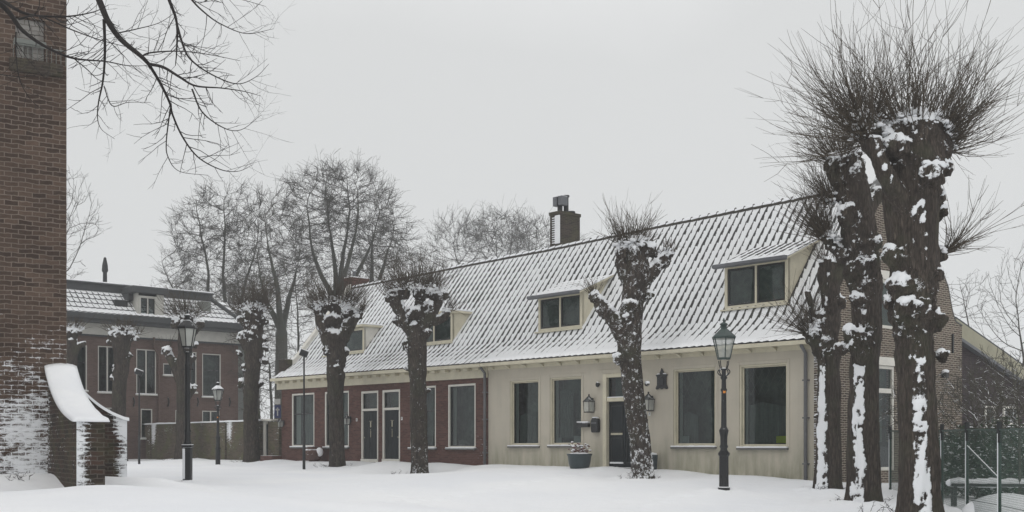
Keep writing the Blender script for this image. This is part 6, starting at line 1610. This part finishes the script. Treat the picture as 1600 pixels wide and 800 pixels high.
# tufts at trunk feet
tf = MB(); rng = random.Random(9)
spots = [(1290, 768, 29.3, 22), (1335, 785, 26.0, 22), (1378, 790, 24, 14), (520, 733, 45.8, 26), (640, 744, 41, 8), (388, 728, 52.8, 16), (277, 722, 56.8, 20), (0, 765, 23.5, 9), (990, 752, 33.8, 8)]
def tuft(px, py, Z, n, lab):
    c = P(px, py, Z); mb = MB()
    for _ in range(n):
        a = rng.uniform(0, 6.28); r_ = rng.uniform(.25, .7); p = Vector((c.x+r_*math.cos(a), c.y-abs(r_*math.sin(a))*.8, 0)); p.z = gz(p.x, p.y)-.02; d = Vector((rng.gauss(0, .6), rng.gauss(0, .6), rng.uniform(.5, 1))).normalized(); L = rng.uniform(.1, .28)
        mb.tube([p-c, p+d*L*.6-c, p+d*L+Vector((rng.gauss(0, .05), 0, -.04))-c], [.006, .005, .003], 3)
        for _k in range(3):
            e_ = p+d*L*rng.uniform(.4, 1)-c; mb.tube([e_, e_+Vector((rng.gauss(0, .06), rng.gauss(0, .06), rng.uniform(.0, .08)))], [.006, .002], 3)
    o = mb.build('dry_stalks', 'twig_dark', None, recalc=False, uv=False); o.location = c; tag(o, lab, 'dry stalks', 'dry stalks poking through the snow')
for s_, l_ in zip(spots, ('dry stalks at the foot of the slimmest right-hand pollard', 'dry stalks between the two nearest trunks', 'dry stalks left of the thickest trunk', 'dry stalks round the foot of the pollard before the second window', 'dry stalks at the foot of the forked pollard', 'dry stalks at the foot of the knobbly pollard', 'dry stalks at the foot of the pollard behind the tall lamp', 'dry stalks in the snow at the lower left edge', 'dry stalks at the foot of the leaning pollard')):
    tuft(*s_, l_)

# ------------------------------------------------------------------ overhanging tree, upper left (trunk stands left of the view)
def overhang():
    rng = random.Random(77); Z0 = 9.5
    tb = Vector((-7.2, 9.5, gz(-7.2, 9.5)))
    root = empty('overhanging_tree', tb, 0, 'dark bare branches hanging into the top left of the sky before the tower', 'tree')
    lim = MB(); tw_ = MB()
    def W(x, y, dz): return P(x/2, y/2, Z0+dz)-tb          # coordinates read off a 2x enlargement
    lim_paths = [
        ([(-700, -900, 0), (-300, -420, .2), (100, -260, .2), (260, -120, .1), (310, 0, 0), (340, 70, 0), (380, 125, 0), (440, 175, -.1), (465, 200, -.1)], [.13, .10, .07, .05, .032, .029, .026, .021, .018]),
        ([(465, 200, -.1), (510, 210, -.2), (560, 240, -.3), (610, 268, -.3), (690, 275, -.4), (760, 285, -.4), (815, 300, -.5)], [.016, .014, .012, .009, .006, .004, .002]),
        ([(465, 200, -.1), (500, 258, 0), (530, 320, .1), (540, 360, .1), (572, 430, .2), (620, 492, .2), (690, 530, .3), (745, 535, .3), (790, 515, .3)], [.016, .014, .012, .010, .009, .007, .005, .003, .002]),
        ([(600, 278, -.3), (632, 350, -.2), (700, 400, -.2), (755, 405, -.2), (815, 360, -.2)], [.009, .007, .005, .003, .002]),
        ([(532, 340, .1), (520, 440, .0), (525, 490, -.1), (560, 535, -.1), (650, 548, 0)], [.008, .006, .005, .003, .002]),
        ([(325, 60, 0), (328, 160, .1), (322, 250, .2), (308, 320, .2), (305, 370, .3), (318, 405, .3), (358, 434, .3)], [.016, .013, .010, .007, .005, .003, .002]),
        ([(325, 270, .2), (350, 330, .1), (400, 320, 0), (470, 320, 0)], [.006, .005, .003, .002]),
        ([(200, -420, .5), (450, -220, .5), (525, -10, .5), (552, 70, .5), (552, 160, .5), (548, 205, .5)], [.05, .035, .018, .013, .008, .004]),
        ([(552, 75, .5), (575, 150, .4), (600, 190, .4), (660, 232, .4), (740, 262, .4), (800, 240, .4), (840, 200, .4)], [.013, .011, .009, .007, .005, .003, .002]),
        ([(450, -220, .5), (560, -60, .7), (600, 0, .7), (640, 40, .7), (690, 75, .7), (770, 105, .7), (855, 90, .7)], [.025, .014, .010, .008, .006, .004, .002]),
        ([(640, 0, .7), (700, -10, .6), (760, 0, .6), (830, 20, .6)], [.006, .005, .003, .002]),
        ([(-700, -900, 0), (-300, -300, -.3), (-80, -60, -.3), (20, 30, -.3), (70, 95, -.3), (150, 150, -.3), (230, 182, -.3), (330, 192, -.3), (400, 205, -.3), (470, 205, -.3)], [.13, .08, .045, .025, .019, .014, .010, .006, .004, .002]),
        ([(-80, -60, -.3), (20, 10, -.5), (90, 45, -.5), (200, 52, -.5), (290, 38, -.5), (340, 15, -.5)], [.03, .018, .012, .008, .005, .002]),
        ([(50, 100, -.3), (50, 170, -.2), (62, 250, -.2), (95, 310, -.2), (135, 345, -.2)], [.007, .006, .005, .003, .002]),
        ([(60, 60, -.4), (120, 50, -.6), (230, 95, -.6), (330, 130, -.6), (460, 160, -.6)], [.010, .008, .006, .004, .002]),
        ([(440, 178, -.1), (470, 165, 0), (560, 160, .1), (650, 170, .1), (750, 190, .1)], [.009, .008, .006, .004, .002]),
        ([(360, 105, 0), (430, 90, .1), (500, 70, .1), (560, 30, .1)], [.007, .005, .003, .002]),
        ([(230, 182, -.3), (270, 215, -.3), (310, 250, -.3), (360, 258, -.3)], [.006, .005, .003, .002]),
        ([(-20, 230, -.2), (60, 240, -.2), (110, 235, -.2)], [.005, .004, .002]),
    ]
    for pts, rd in lim_paths:
        p_, r_ = catmull([W(*q) for q in pts], rd, 7)
        r_ = [q*.82 for q in r_]; lim.tube(p_, r_, 7)
        n = len(p_); L = 0
        for i in range(2, n):
            seg = (p_[i]-p_[i-1]).length; L += seg
            if p_[i].x+tb.x < -5.6: continue
            gap = .036 if r_[i] < .012 else .10
            while L > gap:
                L -= gap*rng.uniform(.7, 1.5)
                if rng.random() < .25: continue
                t = (p_[i]-p_[i-1]).normalized(); side = Vector((-t.z, rng.gauss(0, .5), t.x))*(1 if rng.random() < .5 else -1)
                d = (t*.8+side.normalized()*rng.uniform(.5, 1.0)).normalized(); ln = rng.uniform(.08, .42)*(1.0 if r_[i] < .012 else .6)
                q = [p_[i]]; cur = d
                for k in range(4): cur = (cur+Vector((rng.gauss(0, .14), rng.gauss(0, .14), rng.gauss(.03, .14)))).normalized(); q.append(q[-1]+cur*ln/4)
                r0 = min(.0042, r_[i]*.6); tw_.tube(q, [r0, r0*.85, r0*.7, r0*.55, r0*.4], 3)
                for k in (1, 2, 3):
                    if rng.random() < .7:
                        c2_ = (cur+Vector((rng.gauss(0, .7), rng.gauss(0, .5), rng.gauss(0, .7)))).normalized(); l2 = ln*rng.uniform(.15, .4); tw_.tube([q[k], q[k]+c2_*l2*.5, q[k]+c2_*l2+Vector((0, 0, .01))], [r0*.6, r0*.5, r0*.35], 3)
        # little spurs make the limbs knobbly
    st = W(-700, -900, 0)
    tp, tr_ = catmull([Vector((0, 0, -.4)), Vector((0, 0, 1.2)), Vector((.15, 0, 3)), Vector((.0, 0, 5)), st], [.42, .36, .33, .28, .16]); lim.tube(tp, tr_, 12)
    lim.build('trunk', 'bark_dark', root, recalc=False, smooth=True); tw_.build('crown', 'twig_dark', root, recalc=False, uv=False)
overhang()

# ------------------------------------------------------------------ winter air
hm = bpy.data.materials.new('winter_air'); hm.use_nodes = True; hn = hm.node_tree.nodes; hl_ = hm.node_tree.links
hn.remove(hn['Principled BSDF']); pv = hn.new('ShaderNodeVolumePrincipled'); pv.inputs['Color'].default_value = (.93, .95, .97, 1); pv.inputs['Density'].default_value = .0010; pv.inputs['Anisotropy'].default_value = .0
hl_.new(pv.outputs[0], hn['Material Output'].inputs['Volume'])
hz = MB().box(-140, 140, -40, 230, -2.5, 27.5).build('haze', hm, None)
tag(hz, None, None, kind='stuff')
